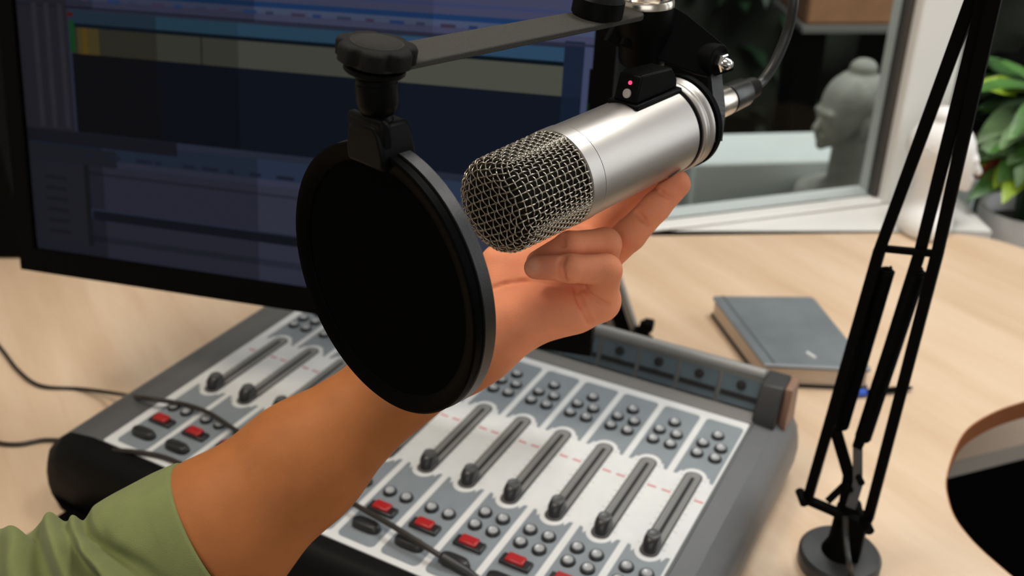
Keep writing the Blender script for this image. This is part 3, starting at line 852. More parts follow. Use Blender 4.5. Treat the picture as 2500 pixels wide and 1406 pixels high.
FZ = unit([0, -0.90, 0.43]); FY = unit([0, 0.43, 0.90])
ctrp = np.array([0, .810, .015])
mt.box(ctrp, X3, FY, FZ, -.0198, .0198, -.0145, .0145, 0, .0008, 0)
mt.box(ctrp, X3, FY, FZ, -.0190, .0190, -.0075, -.0022, .0008, .0016, 1)
mt.lathe(ctrp + FY * .0065 + FZ * .0008, FZ, [(0, .0048), (.0022, .0045), (.0026, .003), (.0026, .0003)], 18, 1)
meter = local_part('meter_panel', mt, ['meter_grey', 'slit_black'])
for i in range(12):
    x = XC0 - PITCH * i
    link('u', upper, x, 0, ZP); link('l', lower, x, 0, ZP); link('s', scale, x, 0, ZP); link('r', redm, x, 0, ZP)
    link('f', rng_, x, 0, ZP); link('t', track, x, 0, ZP + .0001); link('c', cap, x, YB + .0015, ZP)
    for dx, y in ((0, .747), (-.0086, .7295), (.0086, .7295), (-.0086, .713), (.0086, .713)): link('b', btn, x + dx, y, ZP + .0004)
    for dx, y in (((-.0086, .549), (.0086, .549), (-.0086, .532), (.0086, .532)) if i <= 3 else ((-.0086, .532), (.0086, .532))): link('b', btn, x + dx, y, ZP + .0004)
    link('k', redk, x - .0005, .5095, ZP + .0004); link('k', blk, x - .0005, .4865, ZP + .0004)
    link('m', meter, x, 0, 0)
obj('bridge', MB().prism([(.8045, -.004), (.8180, .0305), (.838, .0305), (.842, -.004)], MO, MXY, Z3, MXX, -.706, -.172), 'strip_grey', mx)
obj('front_strip', MB().box(MO, MXX, MXY, Z3, -.696, -.1715, .7825, .8015, -.001, .0012), 'strip_grey', mx, bevel=.0006)
obj('rail', MB().tube([ML(-.706, .822, .034), ML(-.172, .822, .034)], .0052, 16), 'rail_grey', mx)
obj('end_block', MB().prism([(.787, -.004), (.790, .010), (.808, .0325), (.836, .0325), (.842, -.02)], MO, MXY, Z3, MXX, -.172, -.150), 'mixer_dark', mx, bevel=.0015)
lab(obj('end_plate', MB().prism([(.800, -.03), (.802, .004), (.812, .031), (.838, .031), (.842, -.03)], MO, MXY, Z3, MXX, -.1495, -.142), 'brown_reflection', mx, bevel=.001), 'side plate with its brown reflection painted on')
obj('end_block', MB().prism([(.787, -.004), (.790, .010), (.808, .0325), (.836, .0325), (.842, -.02)], MO, MXY, Z3, MXX, -.728, -.706), 'mixer_dark', mx, bevel=.0015)

# ================================================================== BOOM ARM
base = onz(2052, 1345, DESK + 0.018)
bm = thing('boom_arm', 'black spring-balanced microphone boom arm on a round desk base', 'microphone arm', (base[0], base[1], DESK))
bx, by = base[0], base[1]
obj('base', MB().lathe((bx, by, DESK + .0003), Z3, [(0, .0345), (.003, .036), (.0145, .036), (.0175, .0335), (.018, .030), (.018, .001)], 56), 'base_paint', bm, angle=40)
obj('post', MB().lathe((bx, by, DESK + .0182), Z3, [(0, .017), (.004, .0155), (.012, .0125), (.05, .011), (.056, .009)], 28), 'matte_black', bm)
obj('post_bracket', MB().box((bx, by, DESK + .0185), MXX, MXY, Z3, -.004, .017, -.010, .010, 0, .045), 'matte_black', bm, bevel=.001)
A0, A1, A2 = P(1973, 1214, .868), P(2149, 606, .745), P(2376, -10, .60)
B0, B1, B2 = P(2096, 1085, .838), P(2247, 612, .735), P(2404, -4, .588)
Cc0, Cc1, Cc2 = P(2120, 1264, .842), P(2290, 612, .722), P(2428, -4, .580)
side = unit(Cc0 - A0)
ext = lambda p, q, k: q + (q - p) * k
bw = 0.0084
for a, b, c in ((A0, A1, A2), (B0, B1, B2), (Cc0, Cc1, Cc2)):
    c2 = ext(b, c, 0.22)
    obj('bar', MB().bar(a - unit(b - a) * .002, b, bw, bw, side).bar(b - unit(c2 - b) * .002, c2, bw * .98, bw, side), 'matte_black', bm, bevel=.0008)
obj('cross_bar', MB().bar(A1, Cc1 - side * .004 - [0, 0, .003], .0040, .0052, Y3), 'matte_black', bm, bevel=.0006)
br0, br1 = P(1955, 1213, .872), P(2121, 1284, .842)
obj('bottom_bracket', MB().bar(br0, br1, .0062, .008, Z3), 'matte_black', bm, bevel=.0008)
for p in (P(1958, 1214, .868), P(2116, 1281, .838)):
    obj('bolt', MB().lathe(p - Y3 * .008, Y3, [(0, .0042), (.016, .0042)], 8), 'matte_black', bm)


def helix(p0, p1, R, r, pitch):
    d = p1 - p0; L = np.linalg.norm(d); d = d / L; u = unit(np.cross(d, Z3)); w = np.cross(d, u); n = int(L / pitch * 9)
    t = np.linspace(0, 1, n); a = t * L / pitch * 2 * PI
    rad = R * np.clip(np.minimum(t, 1 - t) / .02, .45, 1)
    return MB().tube(p0 + t[:, None] * (p1 - p0) + rad[:, None] * (np.cos(a)[:, None] * u + np.sin(a)[:, None] * w), r, 5)


obj('spring', helix(P(2169, 652, .752), P(2053, 1048, .838), .0052, .00085, .0018), 'matte_black', bm)
obj('spring', helix(P(2243, 655, .742), P(2104, 1076, .834), .0062, .00085, .0018), 'matte_black', bm)
lk = MB(); l0, l1, l2, l3 = P(2040, 1050, .842), P(2074, 1165, .856), P(2065, 1232, .858), P(2020, 1224, .862)
lk.bar(l0, l1, .0105, .003, side).bar(l1 + [0, 0, .006], l2, .0120, .0032, side).bar(l1 - [0, 0, .004], l3, .0060, .003, side)
obj('link_plate', lk, 'matte_black', bm, bevel=.0006)
lk = MB(); m0_, m1_, m2_ = P(2094, 1082, .836), P(2094, 1185, .848), P(2076, 1240, .852)
lk.bar(m0_, m1_, .0080, .002, side).bar(m1_ + [0, 0, .004], m2_, .0085, .002, side)
lab(obj('link_plate', lk, 'cap_top', bm, bevel=.0005), 'shinier inner plate')
for p in (P(2045, 1052, .838), P(2072, 1190, .85), P(2100, 1172, .84)):
    obj('bolt', MB().lathe(p - Y3 * .004, Y3, [(0, .003), (.008, .003)], 8), 'matte_black', bm)
cw = [P(2064, 1262, .84), P(2064, 1300, .842), P(2068, 1345, .835), P(2074, 1380, .832), onz(2082, 1425, DESK + .003), onz(2090, 1500, DESK + .003), onz(2120, 1600, DESK + .003)]
lab(obj('cable', MB().tube(catmull(cw, 6), .0026, 8), 'cable_black', bm), 'thin dark cable running down the post')

# stem and swivel mount above the microphone
S = P(1577, 8, .585)
el_ = (ext(A1, A2, .22) + ext(Cc1, Cc2, .22)) / 2
M1 = S + Z3 * 0.075
obj('elbow', MB().lathe(el_ - side * .025, side, [(0, .012), (.05, .012)], 24), 'matte_black', bm)
for k in (-1, 1):
    obj('bar', MB().bar(el_ + side * .012 * k, M1 + Y3 * 0.008 * k, bw, bw, side), 'matte_black', bm, bevel=.0008)
obj('joint', MB().lathe(M1 - Y3 * .016, Y3, [(0, .010), (.032, .010)], 20), 'matte_black', bm)
obj('stem', MB().lathe(S, Z3, [(.0115, .006), (.066, .006)], 20), 'matte_black', bm)
lab(obj('collar', MB().lathe(S, Z3, [(-.0012, .0170), (.0015, .0170), (.003, .0162), (.003, .0140), (.001, .0125), (.001, .0085), (.012, .0078), (.012, .001)], 48), 'warm_chrome', bm, angle=40), 'chrome collar')

# ================================================================== MICROPHONE
AZ, EL = math.radians(44.5), math.radians(2.4)
MA = P(1196, 511, .505); ma = np.array([math.sin(AZ) * math.cos(EL), math.cos(AZ) * math.cos(EL), math.sin(EL)])
mb_ = unit(np.cross(ma, Z3)); mu = np.cross(mb_, ma)      # mb_ to the viewer's right, mu up


def MP(t, b=0.0, u=0.0): return MA + ma * t + mb_ * b + mu * u


mic = thing('microphone', 'silver broadcast microphone with wire mesh grille, held up by a hand', 'microphone', MP(.08))
obj('body', MB().lathe(MA, ma, [(.0606, .0262), (.0606, .0272), (.1455, .0272), (.1455, .0255)], 96), 'satin_metal', mic)
obj('grille_ring', MB().lathe(MA, ma, [(.0495, .0240), (.0495, .0262), (.0502, .0276), (.0598, .0276), (.0603, .0270), (.0606, .0240)], 96), 'satin_metal', mic)
lab(obj('seal', MB().lathe(MA, ma, [(.1450, .0258), (.1452, .0268), (.1485, .0268), (.1487, .0258)], 72), 'matte_black', mic), 'black groove ring')
obj('end_cap', MB().lathe(MA, ma, [(.1487, .0250), (.1487, .0278), (.1500, .0285), (.1528, .0285), (.1540, .0276), (.1556, .0276), (.1568, .0285), (.1600, .0284), (.1618, .0265), (.1618, .0010)], 96), 'satin_metal', mic, angle=40)
obj('foam', MB().lathe(MA, ma, [(.0024, .0005), (.0024, .0178), (.0038, .0215), (.0075, .0238), (.0498, .0243)], 64), 'dark_foam', mic, angle=60)


def cupmap(gx, gy, rot, off):
    """a square woven sheet drawn over the capsule cup: wires stay parallel on the four sides and bunch up at the corners"""
    ax, ay = np.abs(gx), np.abs(gy); m = np.maximum(np.maximum(ax, ay), 1e-9); n_ = np.minimum(ax, ay); q = n_ / m
    rf, rho = .0178, .0078; a_ = PI / 2 * rho; R_ = rf + rho
    wgt = np.clip((m - .012) / .016, 0, 1)
    pn = 2 + 2.5 * wgt
    s = m * (1 + q ** pn) ** (1 / pn)
    pw = np.maximum(1.0, m / (R_ * PI / 4))
    phl = (1 - wgt) * np.arctan(q) + wgt * (PI / 4) * (1 - (1 - q) ** pw)
    ph_ = np.where(ax >= ay, phl, PI / 2 - phl)
    ph_ = np.where(gx < 0, PI - ph_, ph_); ph_ = np.where(gy < 0, -ph_, ph_) + rot
    th = np.clip((s - rf) / rho, 0, PI / 2)
    r = np.where(s < rf, s, rf + rho * np.sin(th))
    r = r + np.clip((s - rf - a_) / .04, 0, 1) * .0009
    t = np.where(s < rf, 0, np.where(s < rf + a_, rho - rho * np.cos(th), rho + (s - rf - a_)))
    nr = np.sin(th); nt = -np.cos(th)
    r = r + off * nr; t = t + off * nt
    keep = t < .0500
    return (MA + t[:, None] * ma + (r * np.cos(ph_))[:, None] * mb_ + (r * np.sin(ph_))[:, None] * mu), keep


gw = MB(); sp = .0038; smax = .0178 + PI / 2 * .0078 + .0426; rot = math.radians(30); NL = int(smax / sp) + 1
for fam in (0, 1):
    for i in range(-NL, NL + 1):
        c = (i + .5) * sp
        v = np.linspace(-smax, smax, 330)
        x, y = (np.full_like(v, c), v) if fam == 0 else (v, np.full_like(v, c))
        off = .00055 * np.cos(PI * (v / sp - .5)) * (1 if (i % 2 == 0) else -1) * (1 if fam == 0 else -1)
        p_, kp = cupmap(x, y, rot, off)
        idx = np.flatnonzero(kp)
        if len(idx) < 6: continue
        for run in np.split(idx, np.flatnonzero(np.diff(idx) > 1) + 1):
            if len(run) > 5: gw.tube(p_[run], .00048, 6, 0, False)
lab(obj('grille', gw, 'wire_metal', mic, angle=180), 'woven wire mesh grille')
# switch box on top of the body
so = MP(.1075, 0, .0258)
obj('switch_base', MB().box(so, ma, mb_, mu, -.0015, .0415, -.0108, .0108, -.0040, .0022), 'black_plastic', mic, bevel=.0012)
pf = [(0.0005, .002), (.0395, .002), (.0395, .007), (.0340, .0150), (.0075, .0172), (.0056, .0166)]
sb = obj('switch_box', MB().prism(pf, so, ma, mu, mb_, -.0080, .0080), 'black_plastic', mic, bevel=.001)
fn = unit(np.array([-.0146, .0051])); fnv = ma * fn[0] + mu * fn[1]
fp = lambda k, b: so + ma * (.0005 + .0051 * k) + mu * (.002 + .0146 * k) + mb_ * b
lab(obj('led', MB().lathe(fp(.72, .0012), fnv, [(-.0003, .0012), (.0006, .0011), (.0009, .0003)], 14), 'led_red', sb), 'small red light')
lab(obj('button', MB().lathe(fp(.32, .0008), fnv, [(-.0003, .0027), (.0009, .0026), (.0011, .0004)], 24), 'button_white', sb), 'pale round button')
# swivel mount: ring behind the body, strap, fork and bolt
obj('mount_ring', MB().lathe(MA, ma, [(.1622, .0292), (.1660, .0292), (.1660, .0225), (.1622, .0225)], 72, 0, False, True), 'matte_black', mic)
BT = MP(.184, .004, .0345)
stp = MB(); stp_pts = [BT - Z3 * .004 + mb_ * .004, MP(.177, .015, .022), MP(.168, .0240, .009), MP(.164, .0265, -.006)]
sp_ = catmull(stp_pts, 6)
for i in range(len(sp_) - 1): stp.bar(sp_[i], sp_[i + 1] + (sp_[i + 1] - sp_[i]) * .15, .0095, .003, ma)
lab(obj('strap', stp, 'rim_paint', mic), 'black strap from the bolt to the ring')
obj('ear', MB().lathe(BT - mb_ * .008, mb_, [(0, .0105), (.0155, .0105)], 32), 'matte_black', mic, bevel=.0008)
lab(obj('nut', MB().lathe(BT + mb_ * .0076, mb_, [(0, .0058), (.0035, .0058), (.0042, .005)], 6).lathe(BT + mb_ * .0115, mb_, [(0, .0034), (.003, .0033), (.005, .002), (.0054, .0003)], 20), 'chrome', mic), 'chrome nut and bolt end')
fk = MB(); F0 = S - Z3 * .012
dirf = unit(BT - F0)
for k in (-1, 1):
    o_ = mb_ * (.0062 * k)
    # plate tapering from the stem to the bolt
    n_ = mb_; upv = unit(np.cross(n_, dirf)); upv = upv if upv[2] > 0 else -upv
    L_ = np.linalg.norm(BT - F0)
    fk.prism([(-.012, -.020), (L_ * .75, -.0135), (L_, -.0105), (L_ + .0105, 0), (L_, .0105), (L_ * .3, .016), (-.012, .016)], F0 + o_, dirf, upv, n_, -.0018, .0018)
obj('fork', fk, 'matte_black', mic, bevel=.0008)
obj('swivel_housing', MB().lathe(S, Z3, [(-.036, .0005), (-.036, .0135), (-.033, .0150), (-.018, .0158), (-.016, .0168), (-.0014, .0168), (-.0014, .010)], 48), 'black_plastic', mic, angle=40)
lab(obj('connector', MB().lathe(MA, ma, [(.1618, .0090), (.163, .0098), (.212, .0098), (.214, .0090)], 40), 'warm_chrome', mic), 'silver cable socket')

# microphone cable with its plug
mc = thing('microphone_cable', 'black cable curving up from the plug at the microphone rear', 'cable', MP(.214))
obj('plug', MB().lathe(MA, ma, [(.2142, .0070), (.2142, .0098), (.232, .0094), (.2345, .0082)] + [(.2355 + .002 * k + d, .0078 - .0002 * k - (.0008 if d else 0)) for k in range(6) for d in (0, .001)] + [(.2485, .0045)], 36), 'plug_black', mc, angle=30)
e0 = MP(.2480)
cpts = [e0, MP(.257, 0, .002), P(1893, 150, .66), P(1922, 80, .655), P(1937, 10, .645), P(1938, -60, .64), P(1925, -130, .63), P(1880, -220, .62)]
obj('cord', MB().tube(catmull(cpts, 10), .0034, 12), 'cable_black', mc)

# ================================================================== POP FILTER
FAZ = math.radians(44.9); FR = 0.0686
fn_ = unit([math.sin(FAZ), math.cos(FAZ), -0.018]); CF = P(920.8, 690.7, .47)
fu = unit(Z3 - fn_ * fn_[2])
pf_ = thing('pop_filter', 'round black pop filter hanging from a flat bar in front of the microphone', 'pop filter', CF)
obj('rim', MB().lathe(CF, fn_, [(.0056, .0600), (.0056, .0674), (.0062, .0686), (.0125, .0686), (.0133, .0676), (.0133, .0600)], 160, 0, False, True), 'rim_paint', pf_, angle=32)
obj('front_ring', MB().lathe(CF, fn_, [(.0030, .0592), (.0022, .0600), (.0002, .0655), (.0, .0672), (.0008, .0682), (.0046, .0682), (.0052, .0675), (.0052, .0592)], 160, 0, False, True), 'lip_black', pf_, angle=32)
fb = MB(); 
nr, na = 14, 96
for zz, sgn in ((.0035, 1), (.0105, -1)):
    fb.lathe(CF, fn_, [(zz + sgn * .0010 * (1 - (k / nr) ** 2), .0593 * k / nr + .0001) for k in range(nr + 1)], na, 0, False)
obj('nylon_mesh', fb, 'fabric_black', pf_, angle=60)
TA = CF + fn_ * .0075
tv = lambda z: TA + Z3 * z
cl = MB(); cx_ = np.cross(Z3, fn_) * -1
cl.prism([(-.0130, .0600), (.0130, .0600), (.0135, .0660), (.0112, .0760), (.0080, .0800), (-.0080, .0800), (-.0112, .0760), (-.0135, .0660)], TA, cx_, Z3, fn_, -.0095, .0100)
cl.prism([(-.0085, .0660), (-.0020, .0660), (-.0020, .0800), (-.0045, .0835), (-.0085, .0830)], TA, fn_, Z3, cx_, -.0125, .0125)
obj('clip', cl, 'black_plastic', pf_, bevel=.0018)
obj('ball_joint', MB().lathe(tv(0), Z3, [(.0715, .0030)] + [(.0790 + .0068 * math.sin(t), .0068 * math.cos(t)) for t in np.linspace(-1.1, 1.2, 10)] + [(.088, .002)], 32), 'black_plastic', pf_)
obj('neck', MB().lathe(tv(0), Z3, [(.0815, .0050), (.0825, .0068), (.0850, .0085), (.0880, .0094), (.0965, .0094), (.0970, .0090), (.0990, .0090), (.0995, .0085), (.1030, .0085)], 40), 'black_plastic', pf_, angle=35)
zb = .1042
K0 = tv(zb); K1 = S - Z3 * .0050
bd = unit(K1 - K0); bs0 = unit(np.cross(bd, Z3)); bu0 = np.cross(bs0, bd); LB = np.linalg.norm(K1 - K0)
tl = math.radians(8.0)                       # the bar is clamped with a slight roll
bs = bs0 * math.cos(tl) - bu0 * math.sin(tl); bu = bu0 * math.cos(tl) + bs0 * math.sin(tl)
obj('washer', MB().lathe(K0 - bu * .0033, bu, [(0, .0085), (0, .0125), (.0010, .0136), (.0028, .0136), (.0030, .0085)], 48), 'black_plastic', pf_)
bpoly = arc(0, 0, .0118, 90, 270, 14) + arc(LB - .0240, 0, .0112, -90, 90, 14)
obj('flat_bar', MB().prism(bpoly, K0, bd, bs, bu, 0, .0032), 'bar_paint', pf_, bevel=.0006)
obj('thumb_screw', MB().lathe(K0 + bd * (LB - .054) + bu * .0033, bu, [(0, .010), (.001, .0145), (.010, .0145), (.0125, .0120), (.0125, .0005)], 36), 'black_plastic', pf_)
ko = K0 + bu * .0034; kb_ = []
for z, r0, amp in ((-.0012, .0158, 1), (-.0006, .0166, 1), (.0050, .0168, 1), (.0062, .0163, .9), (.0067, .0152, .7), (.0069, .0118, 0)):
    ring = []
    for t in np.linspace(0, 2 * PI, 168, endpoint=False):
        notch = math.exp(-((((t * 7 / (2 * PI) + .28) % 1) - .5) / .16) ** 2)
        r = r0 + .0010 * amp - .0026 * amp * notch
        ring.append(ko + bd * r * math.cos(t) + bs * r * math.sin(t) + bu * z)
    kb_.append(np.array(ring))
kn = obj('knob', MB().rings(kb_), 'knob_paint', pf_, angle=50)
obj('knob_cap', MB().lathe(ko + bu * .0066, bu, [(0, .0118), (.0005, .0116), (.0006, .0108), (.0004, .0104), (.0008, .0098), (.0014, .006), (.0015, .0004)], 56), 'cap_paint', kn, angle=40)

# ================================================================== CABLES ON THE DESK
def cable(name, pts, r, label, plug=None, m='cable_brown'):
    p = np.array([onz(x, y, z) for x, y, z in pts]); c = catmull(p, 8)
    t = thing(name, label, 'cable', p[0] * [1, 1, 0] + [0, 0, DESK])
    obj('cord', MB().tube(c, r, 10), m, t)
    return t, p


zd, zm = DESK + .0028, 0.83 + .0062
t_, p_ = cable('headphone_cable', [(-800, 760, zd), (-480, 680, zd), (-200, 690, zd), (-70, 770, zd), (0, 848, zd), (45, 905, zd), (100, 942, zd), (200, 950, zd), (290, 962, zd + .02), (345, 971, zm + .001), (440, 985, zm), (505, 1006, zm + .004), (560, 1040, zm + .003), (640, 1092, zm), (760, 1165, zm), (850, 1222, zm + .004), (960, 1285, zm + .008), (1040, 1335, zm + .006), (1080, 1360, zm + .002)],
                0.0024, 'thin dark cable crossing the upper left of the desk and the mixer front')
dvp = unit(p_[-1] - p_[-2])
obj('plug', MB().lathe(p_[-1], dvp, [(-.002, .0025), (0, .0042), (.022, .0045), (.026, .0038), (.034, .0030), (.040, .0028)], 20), 'cable_black', t_)
cable('headphone_cable', [(-800, 900, zd), (-480, 930, zd), (-200, 1010, zd), (-60, 1066, zd), (0, 1082, zd), (50, 1084, zd), (110, 1074, zd), (170, 1078, zd + .004), (215, 1090, 0.79), (255, 1098, .822), (320, 1102, zm - .004), (385, 1112, zm - .003), (440, 1132, zm - .003), (520, 1170, zm)],
      0.0024, 'thin dark cable crossing the lower left of the desk to the mixer corner')

# ================================================================== PERSON: forearm and hand
VX = 0.00125
ARM = [P(500, 1330, .580), P(965, 945, .600), P(1120, 868, .594), P(1178, 836, .590)]
ELB = P(60, 1560, .560)
lo = np.min([P(1700, 400, .58), P(1178, 836, .62), P(330, 1500, .58), P(1400, 800, .6), ELB * .3 + ARM[0] * .7], 0) - .045
hi = np.max([P(1700, 400, .60), P(1400, 420, .66), P(330, 1500, .58), P(1400, 800, .6)], 0) + .045
S = SDF(lo, hi, VX)


def apply(fn, pts, pad, k):
    pts = np.asarray(pts); s = S.sl(pts.min(0) - pad, pts.max(0) + pad)
    S.D[s] = smin(S.D[s], fn(S.grid(s)), k)


def cone(a, b, r1, r2, k=.006):
    apply(lambda g: d_cone(g, a, b, r1, r2), [a, b], max(r1, r2) + .02, k)


EB = ARM[0] * .62 + ELB * .38
cone(EB, ARM[0] * .75 + EB * .25, .029, .0330, .004)
cone(ARM[0] * .75 + EB * .25, ARM[0] * .92 + P(740, 1130, .592) * .08, .0330, .0452, .004)
cone(ARM[0] * .92 + P(740, 1130, .592) * .08, P(740, 1130, .592), .0452, .0365, .012)
cone(P(740, 1130, .592), ARM[1], .0365, .0262, .012)
cone(ARM[1], ARM[2], .0258, .0222, .012)
cone(ARM[2], ARM[3], .0222, .0205, .012)
# palm
M5, M4, M3, M2 = P(1464, 735, .576), P(1455, 690, .592), P(1450, 650, .607), P(1418, 606, .622)
WB = P(1200, 805, .586)
cone(ARM[3], P(1240, 800, .584), .0195, .0150, .012)
cone(P(1215, 795, .585), M5, .0150, .0118, .010)
cone(P(1300, 775, .578), P(1400, 758, .574), .0130, .0125, .010)
cone(ARM[3], M4, .0150, .0115, .012)
cone(ARM[3], M3, .0140, .0115, .012)
cone(P(1190, 790, .600), M2, .0130, .0110, .012)
cone(P(1250, 720, .594), P(1400, 690, .590), .0110, .0110, .012)
cone(P(1255, 690, .603), P(1400, 606, .614), .0150, .0130, .012)
cone(P(1330, 690, .600), P(1440, 640, .604), .0130, .0110, .012)
# thumb: thenar bulge and the thumb rising behind the grille
TC, TM, TI, TT = P(1200, 770, .600), P(1228, 655, .604), P(1285, 560, .618), P(1355, 480, .618)
cone(TC, TM, .0190, .0150, .014)
fing = []
fing.append(([TM, TI, TT], [.0130, .0108, .0088], .012))
# fingers: knuckle, middle joint, end joint, tip
fing.append(([M2, P(1480, 528, .622), P(1548, 474, .617), P(1604, 426, .611)], [.0106, .0094, .0084, .0074], .010))
fing.append(([M3, P(1537, 573, .5925), P(1600, 506, .5885), P(1652, 449, .5865)], [.0112, .0098, .0088, .0084], .010))
fing.append(([M4, P(1477, 596, .572), P(1390, 600, .560), P(1314, 640, .5605)], [.0110, .0094, .0082, .0070], .009))
fing.append(([M5, P(1479, 660, .5535), P(1392, 655, .5460), P(1308, 653, .5450)], [.0108, .0090, .0078, .0066], .009))
for J, Rr, kr in fing:
    J = np.array(J); s = S.sl(J.min(0) - .03, J.max(0) + .03); g = S.grid(s); F = None
    for a in range(len(J) - 1):
        d = d_cone(g, J[a], J[a + 1], Rr[a], Rr[a + 1])
        F = d if F is None else smin(F, d, .0025)
    # soft pads on the palm side of the tip
    root = np.linalg.norm(g - J[0].astype(np.float32), axis=-1)
    k = .0010 + kr * np.exp(-(root / .015) ** 2)
    S.D[s] = smin(S.D[s], F, k)
# the hand rests against the microphone body
s = S.sl(S.lo, S.lo + S.h * S.n); g = S.grid(s); pa = g - MA.astype(np.float32); t = pa @ ma.astype(np.float32)
rad = np.linalg.norm(pa - t[..., None] * ma.astype(np.float32), axis=-1)
S.D = np.maximum(S.D, -np.maximum(rad - .0279, np.abs(t - .0805) - .0825)).astype(np.float32)
del pa, t, rad


def march(px, py):
    o = C0; d = unit(P(px, py, 1) - C0)
    for tt in np.arange(.48, .72, .0006):
        p = o + d * tt; i = np.round((p - S.lo) / S.h).astype(int)
        if np.all(i >= 0) and np.all(i < S.n) and S.D[tuple(i)] < 0: return p
    return None


def crease(pix, r=.0011, dep=.0007):
    c = catmull(np.array(pix, float), 7); pts = [march(x, y) for x, y in c]; pts = [p for p in pts if p is not None]
    for a, b in zip(pts[:-1], pts[1:]):
        if np.linalg.norm(a - b) > .02: continue
        q = np.array([a, b]); s = S.sl(q.min(0) - .008, q.max(0) + .008)
        S.D[s] = -smin(-S.D[s], d_cone(S.grid(s), a, b, r, r) - dep, .0016)


crease([(1408, 698), (1416, 735), (1442, 788)], .0010)
crease([(1426, 702), (1446, 724), (1482, 744)], .0007, .0004)
crease([(1376, 630), (1370, 655), (1378, 685)], .0006)
crease([(1372, 575), (1376, 600)], .0006)
crease([(1556, 520), (1582, 548)], .0008); crease([(1596, 458), (1640, 486)], .0007)
crease([(1190, 706), (1250, 690), (1310, 688), (1372, 702)], .0005, .0003)
hv, hf = surface_nets(S)
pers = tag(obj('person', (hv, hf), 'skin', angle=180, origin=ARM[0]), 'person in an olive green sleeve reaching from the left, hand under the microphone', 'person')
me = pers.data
# skin tone: browner forearm with its weaker light painted in, pinker palm, redder knuckles and finger ends
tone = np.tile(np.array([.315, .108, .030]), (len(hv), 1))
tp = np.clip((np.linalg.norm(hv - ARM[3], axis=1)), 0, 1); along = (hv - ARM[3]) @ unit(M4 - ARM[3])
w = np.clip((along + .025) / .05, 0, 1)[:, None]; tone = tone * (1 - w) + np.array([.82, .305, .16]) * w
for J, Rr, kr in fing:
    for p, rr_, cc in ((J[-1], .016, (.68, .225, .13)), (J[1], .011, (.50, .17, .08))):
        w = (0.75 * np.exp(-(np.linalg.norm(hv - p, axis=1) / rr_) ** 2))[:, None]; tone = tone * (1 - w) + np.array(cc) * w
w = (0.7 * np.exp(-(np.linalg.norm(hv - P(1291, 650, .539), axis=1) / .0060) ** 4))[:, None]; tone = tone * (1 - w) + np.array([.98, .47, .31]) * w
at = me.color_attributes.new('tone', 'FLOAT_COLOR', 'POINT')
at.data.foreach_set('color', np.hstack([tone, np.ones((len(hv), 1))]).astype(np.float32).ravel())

# rolled olive sleeve
ctrs = np.array([P(494, 1332, .580), P(440, 1352, .579), P(370, 1376, .577), P(270, 1408, .575), P(140, 1438, .572), P(20, 1462, .570), P(-120, 1500, .566), P(-330, 1590, .56), P(-560, 1720, .55)])
rad0 = np.array([.0505, .0498, .0478, .0440, .0375, .0395, .0470, .052, .058])
cs = catmull(ctrs, 26); rs = catmull(np.stack([rad0] * 3, 1), 26)[:, 0]
tg = np.gradient(cs, axis=0); tg /= np.linalg.norm(tg, axis=1)[:, None]
arc_s = np.concatenate([[0], np.cumsum(np.linalg.norm(np.diff(cs, axis=0), axis=1))])
NA = 160; an = np.linspace(0, 2 * PI, NA, endpoint=False)
# wrinkles: ridge lines (position along the sleeve, slant, wobble phase, height, width, centre angle, spread)
ridges = [(.032, .018, 1.9, .0046, .0050, -1.9, .6), (.051, .021, .4, .0062, .0064, -.95, .95), (.071, .021, 3.0, .0066, .0068, -.75, 1.0), (.062, -.012, .9, .0036, .0055, -2.0, .6),
          (.094, .014, 4.1, .0046, .0085, -.9, 1.1), (.118, .012, 2.2, .0044, .0090, -.9, 1.1), (.142, .016, 5.2, .0042, .010, -.9, 1.2),
          (.172, .012, 1.2, .0040, .010, -.8, 1.2), (.205, .012, 4.4, .005, .011, -.5, 1.4), (.24, .01, 1.4, .005, .012, -.5, 1.6), (.28, .01, 3.4, .005, .013, -.5, 1.6)]
rings_o = []
for i in range(len(cs)):
    t_ = tg[i]; v1 = unit(U3 - t_ * (U3 @ t_)); v2 = np.cross(t_, v1)
    A = np.clip((arc_s[i] - .014) / .02, 0, 1)
    fold = np.zeros(NA)
    for s0, slant, phs, hgt, wid, ac, spr in ridges:
        da = (an - ac + PI) % (2 * PI) - PI
        pos = s0 + slant * da + .0035 * np.sin(2.3 * da + phs) + .0015 * np.sin(5.1 * da + 2 * phs)
        fold += 1.9 * hgt * np.exp(-(da / (spr * 1.4)) ** 2) * (np.exp(-((arc_s[i] - pos) / wid) ** 2) - .85 * np.exp(-((arc_s[i] - pos + wid * 1.45) / (wid * .75)) ** 2))
    fold = np.where(fold < 0, -.0075 * np.tanh(-fold / .0075), fold)
    fold = fold * A - .0012 * A + .0010 * A * np.sin(an * 3 + arc_s[i] * 60)
    flat = .0006 * np.sin(an * 3 + 1) * (1 - A)
    r = rs[i] + fold + flat
    sh = -t_ * (.20 * rs[i] * max(0, 1 - arc_s[i] / .10)) * (1 - np.cos(an))[:, None]
    rings_o.append(cs[i] + sh + r[:, None] * (np.cos(an)[:, None] * v1 + np.sin(an)[:, None] * v2))
inn = []
for i in (0, 3, 8, 16):
    c = rings_o[i].mean(0); inn.append(c + (rings_o[i] - c) * .945)
c0_ = rings_o[0].mean(0)
lip = [c0_ + (rings_o[0] - c0_) * .985 + tg[0] * -.0016, c0_ + (rings_o[0] - c0_) * .955 + tg[0] * -.0014]
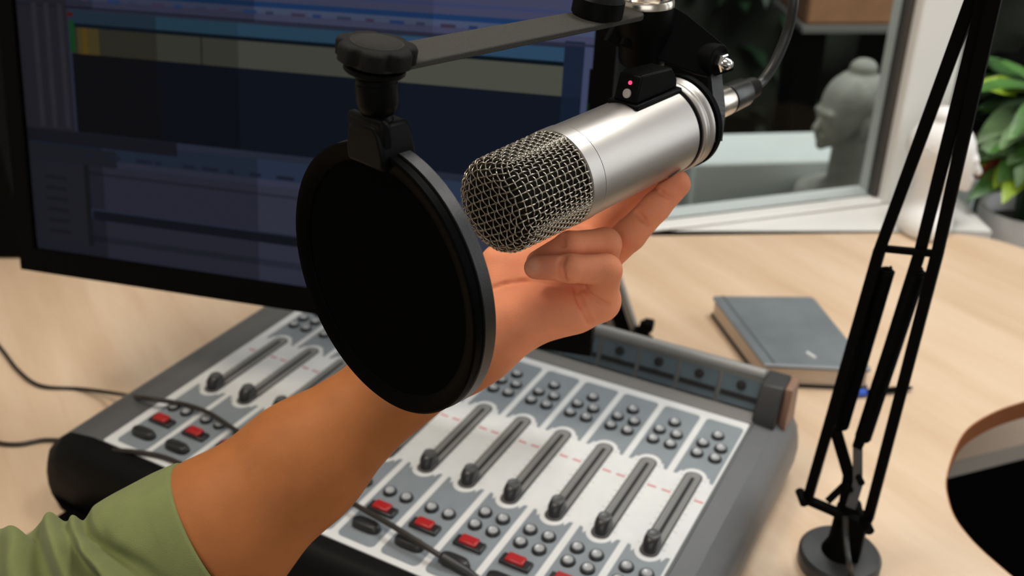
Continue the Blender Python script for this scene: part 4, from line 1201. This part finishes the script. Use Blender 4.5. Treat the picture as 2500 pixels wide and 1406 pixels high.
sl = MB(); sl.rings(inn[::-1] + lip[::-1] + rings_o, 0, False)
obj('sleeve', sl, 'sleeve_green', pers, angle=180)

# ================================================================== LIGHT
def area(name, loc, tgt, sx_, sy_, power, col):
    l = bpy.data.lights.new(name, 'AREA'); l.shape = 'RECTANGLE'; l.size = sx_; l.size_y = sy_; l.energy = power; l.color = col
    o = bpy.data.objects.new(name, l); COL.objects.link(o); o.location = loc
    o.rotation_euler = (Vector(tgt) - Vector(loc)).to_track_quat('-Z', 'Y').to_euler(); return o


area('daylight_right_window', (1.93, 1.0, 1.65), (0.3, 0.85, 0.9), 1.35, 1.45, 15, (0.96, 0.985, 1.0))
for i, (x, y) in enumerate(((0.65, 1.15), (-0.6, 0.5))):
    t = thing('ceiling_lamp', 'square ceiling lamp over the %s of the desk' % ('right end' if i == 0 else 'left end'), 'lamp', (x, y, 2.6))
    obj('housing', MB().box((x, y, 2.6), X3, Y3, Z3, -.30, .30, -.30, .30, -.03, -.0005), 'white_paint', t)
    obj('diffuser', MB().box((x, y, 2.6), X3, Y3, Z3, -.28, .28, -.28, .28, -.034, -.030), 'lamp_glow', t)
    area('ceiling_light', (x, y, 2.55), (x, y, 0), .55, .55, (17, 14)[i], ((1.0, 0.98, 0.95), (1.0, 0.89, 0.74))[i])
area('front_fill_light', (-0.1, -1.58, 1.85), (0.0, 0.6, 1.1), 1.75, 1.15, 12.5, (1.0, 0.985, 0.96))  # added fill from behind the camera to brighten the palm
area('daylight_garden', (1.0, 1.98, 3.0), (1.0, 2.2, 0.0), 1.8, 0.6, 60, (0.93, 0.97, 1.0))
wd = bpy.data.worlds.new('World'); scene.world = wd; wd.use_nodes = True
bg = wd.node_tree.nodes['Background']; bg.inputs['Color'].default_value = (.80, .90, 1.0, 1); bg.inputs['Strength'].default_value = 0.03
scene.view_settings.view_transform = 'Standard'; scene.view_settings.look = 'None'; scene.view_settings.exposure = 0.0; scene.view_settings.gamma = 1.0
scene.view_settings.use_curve_mapping = False
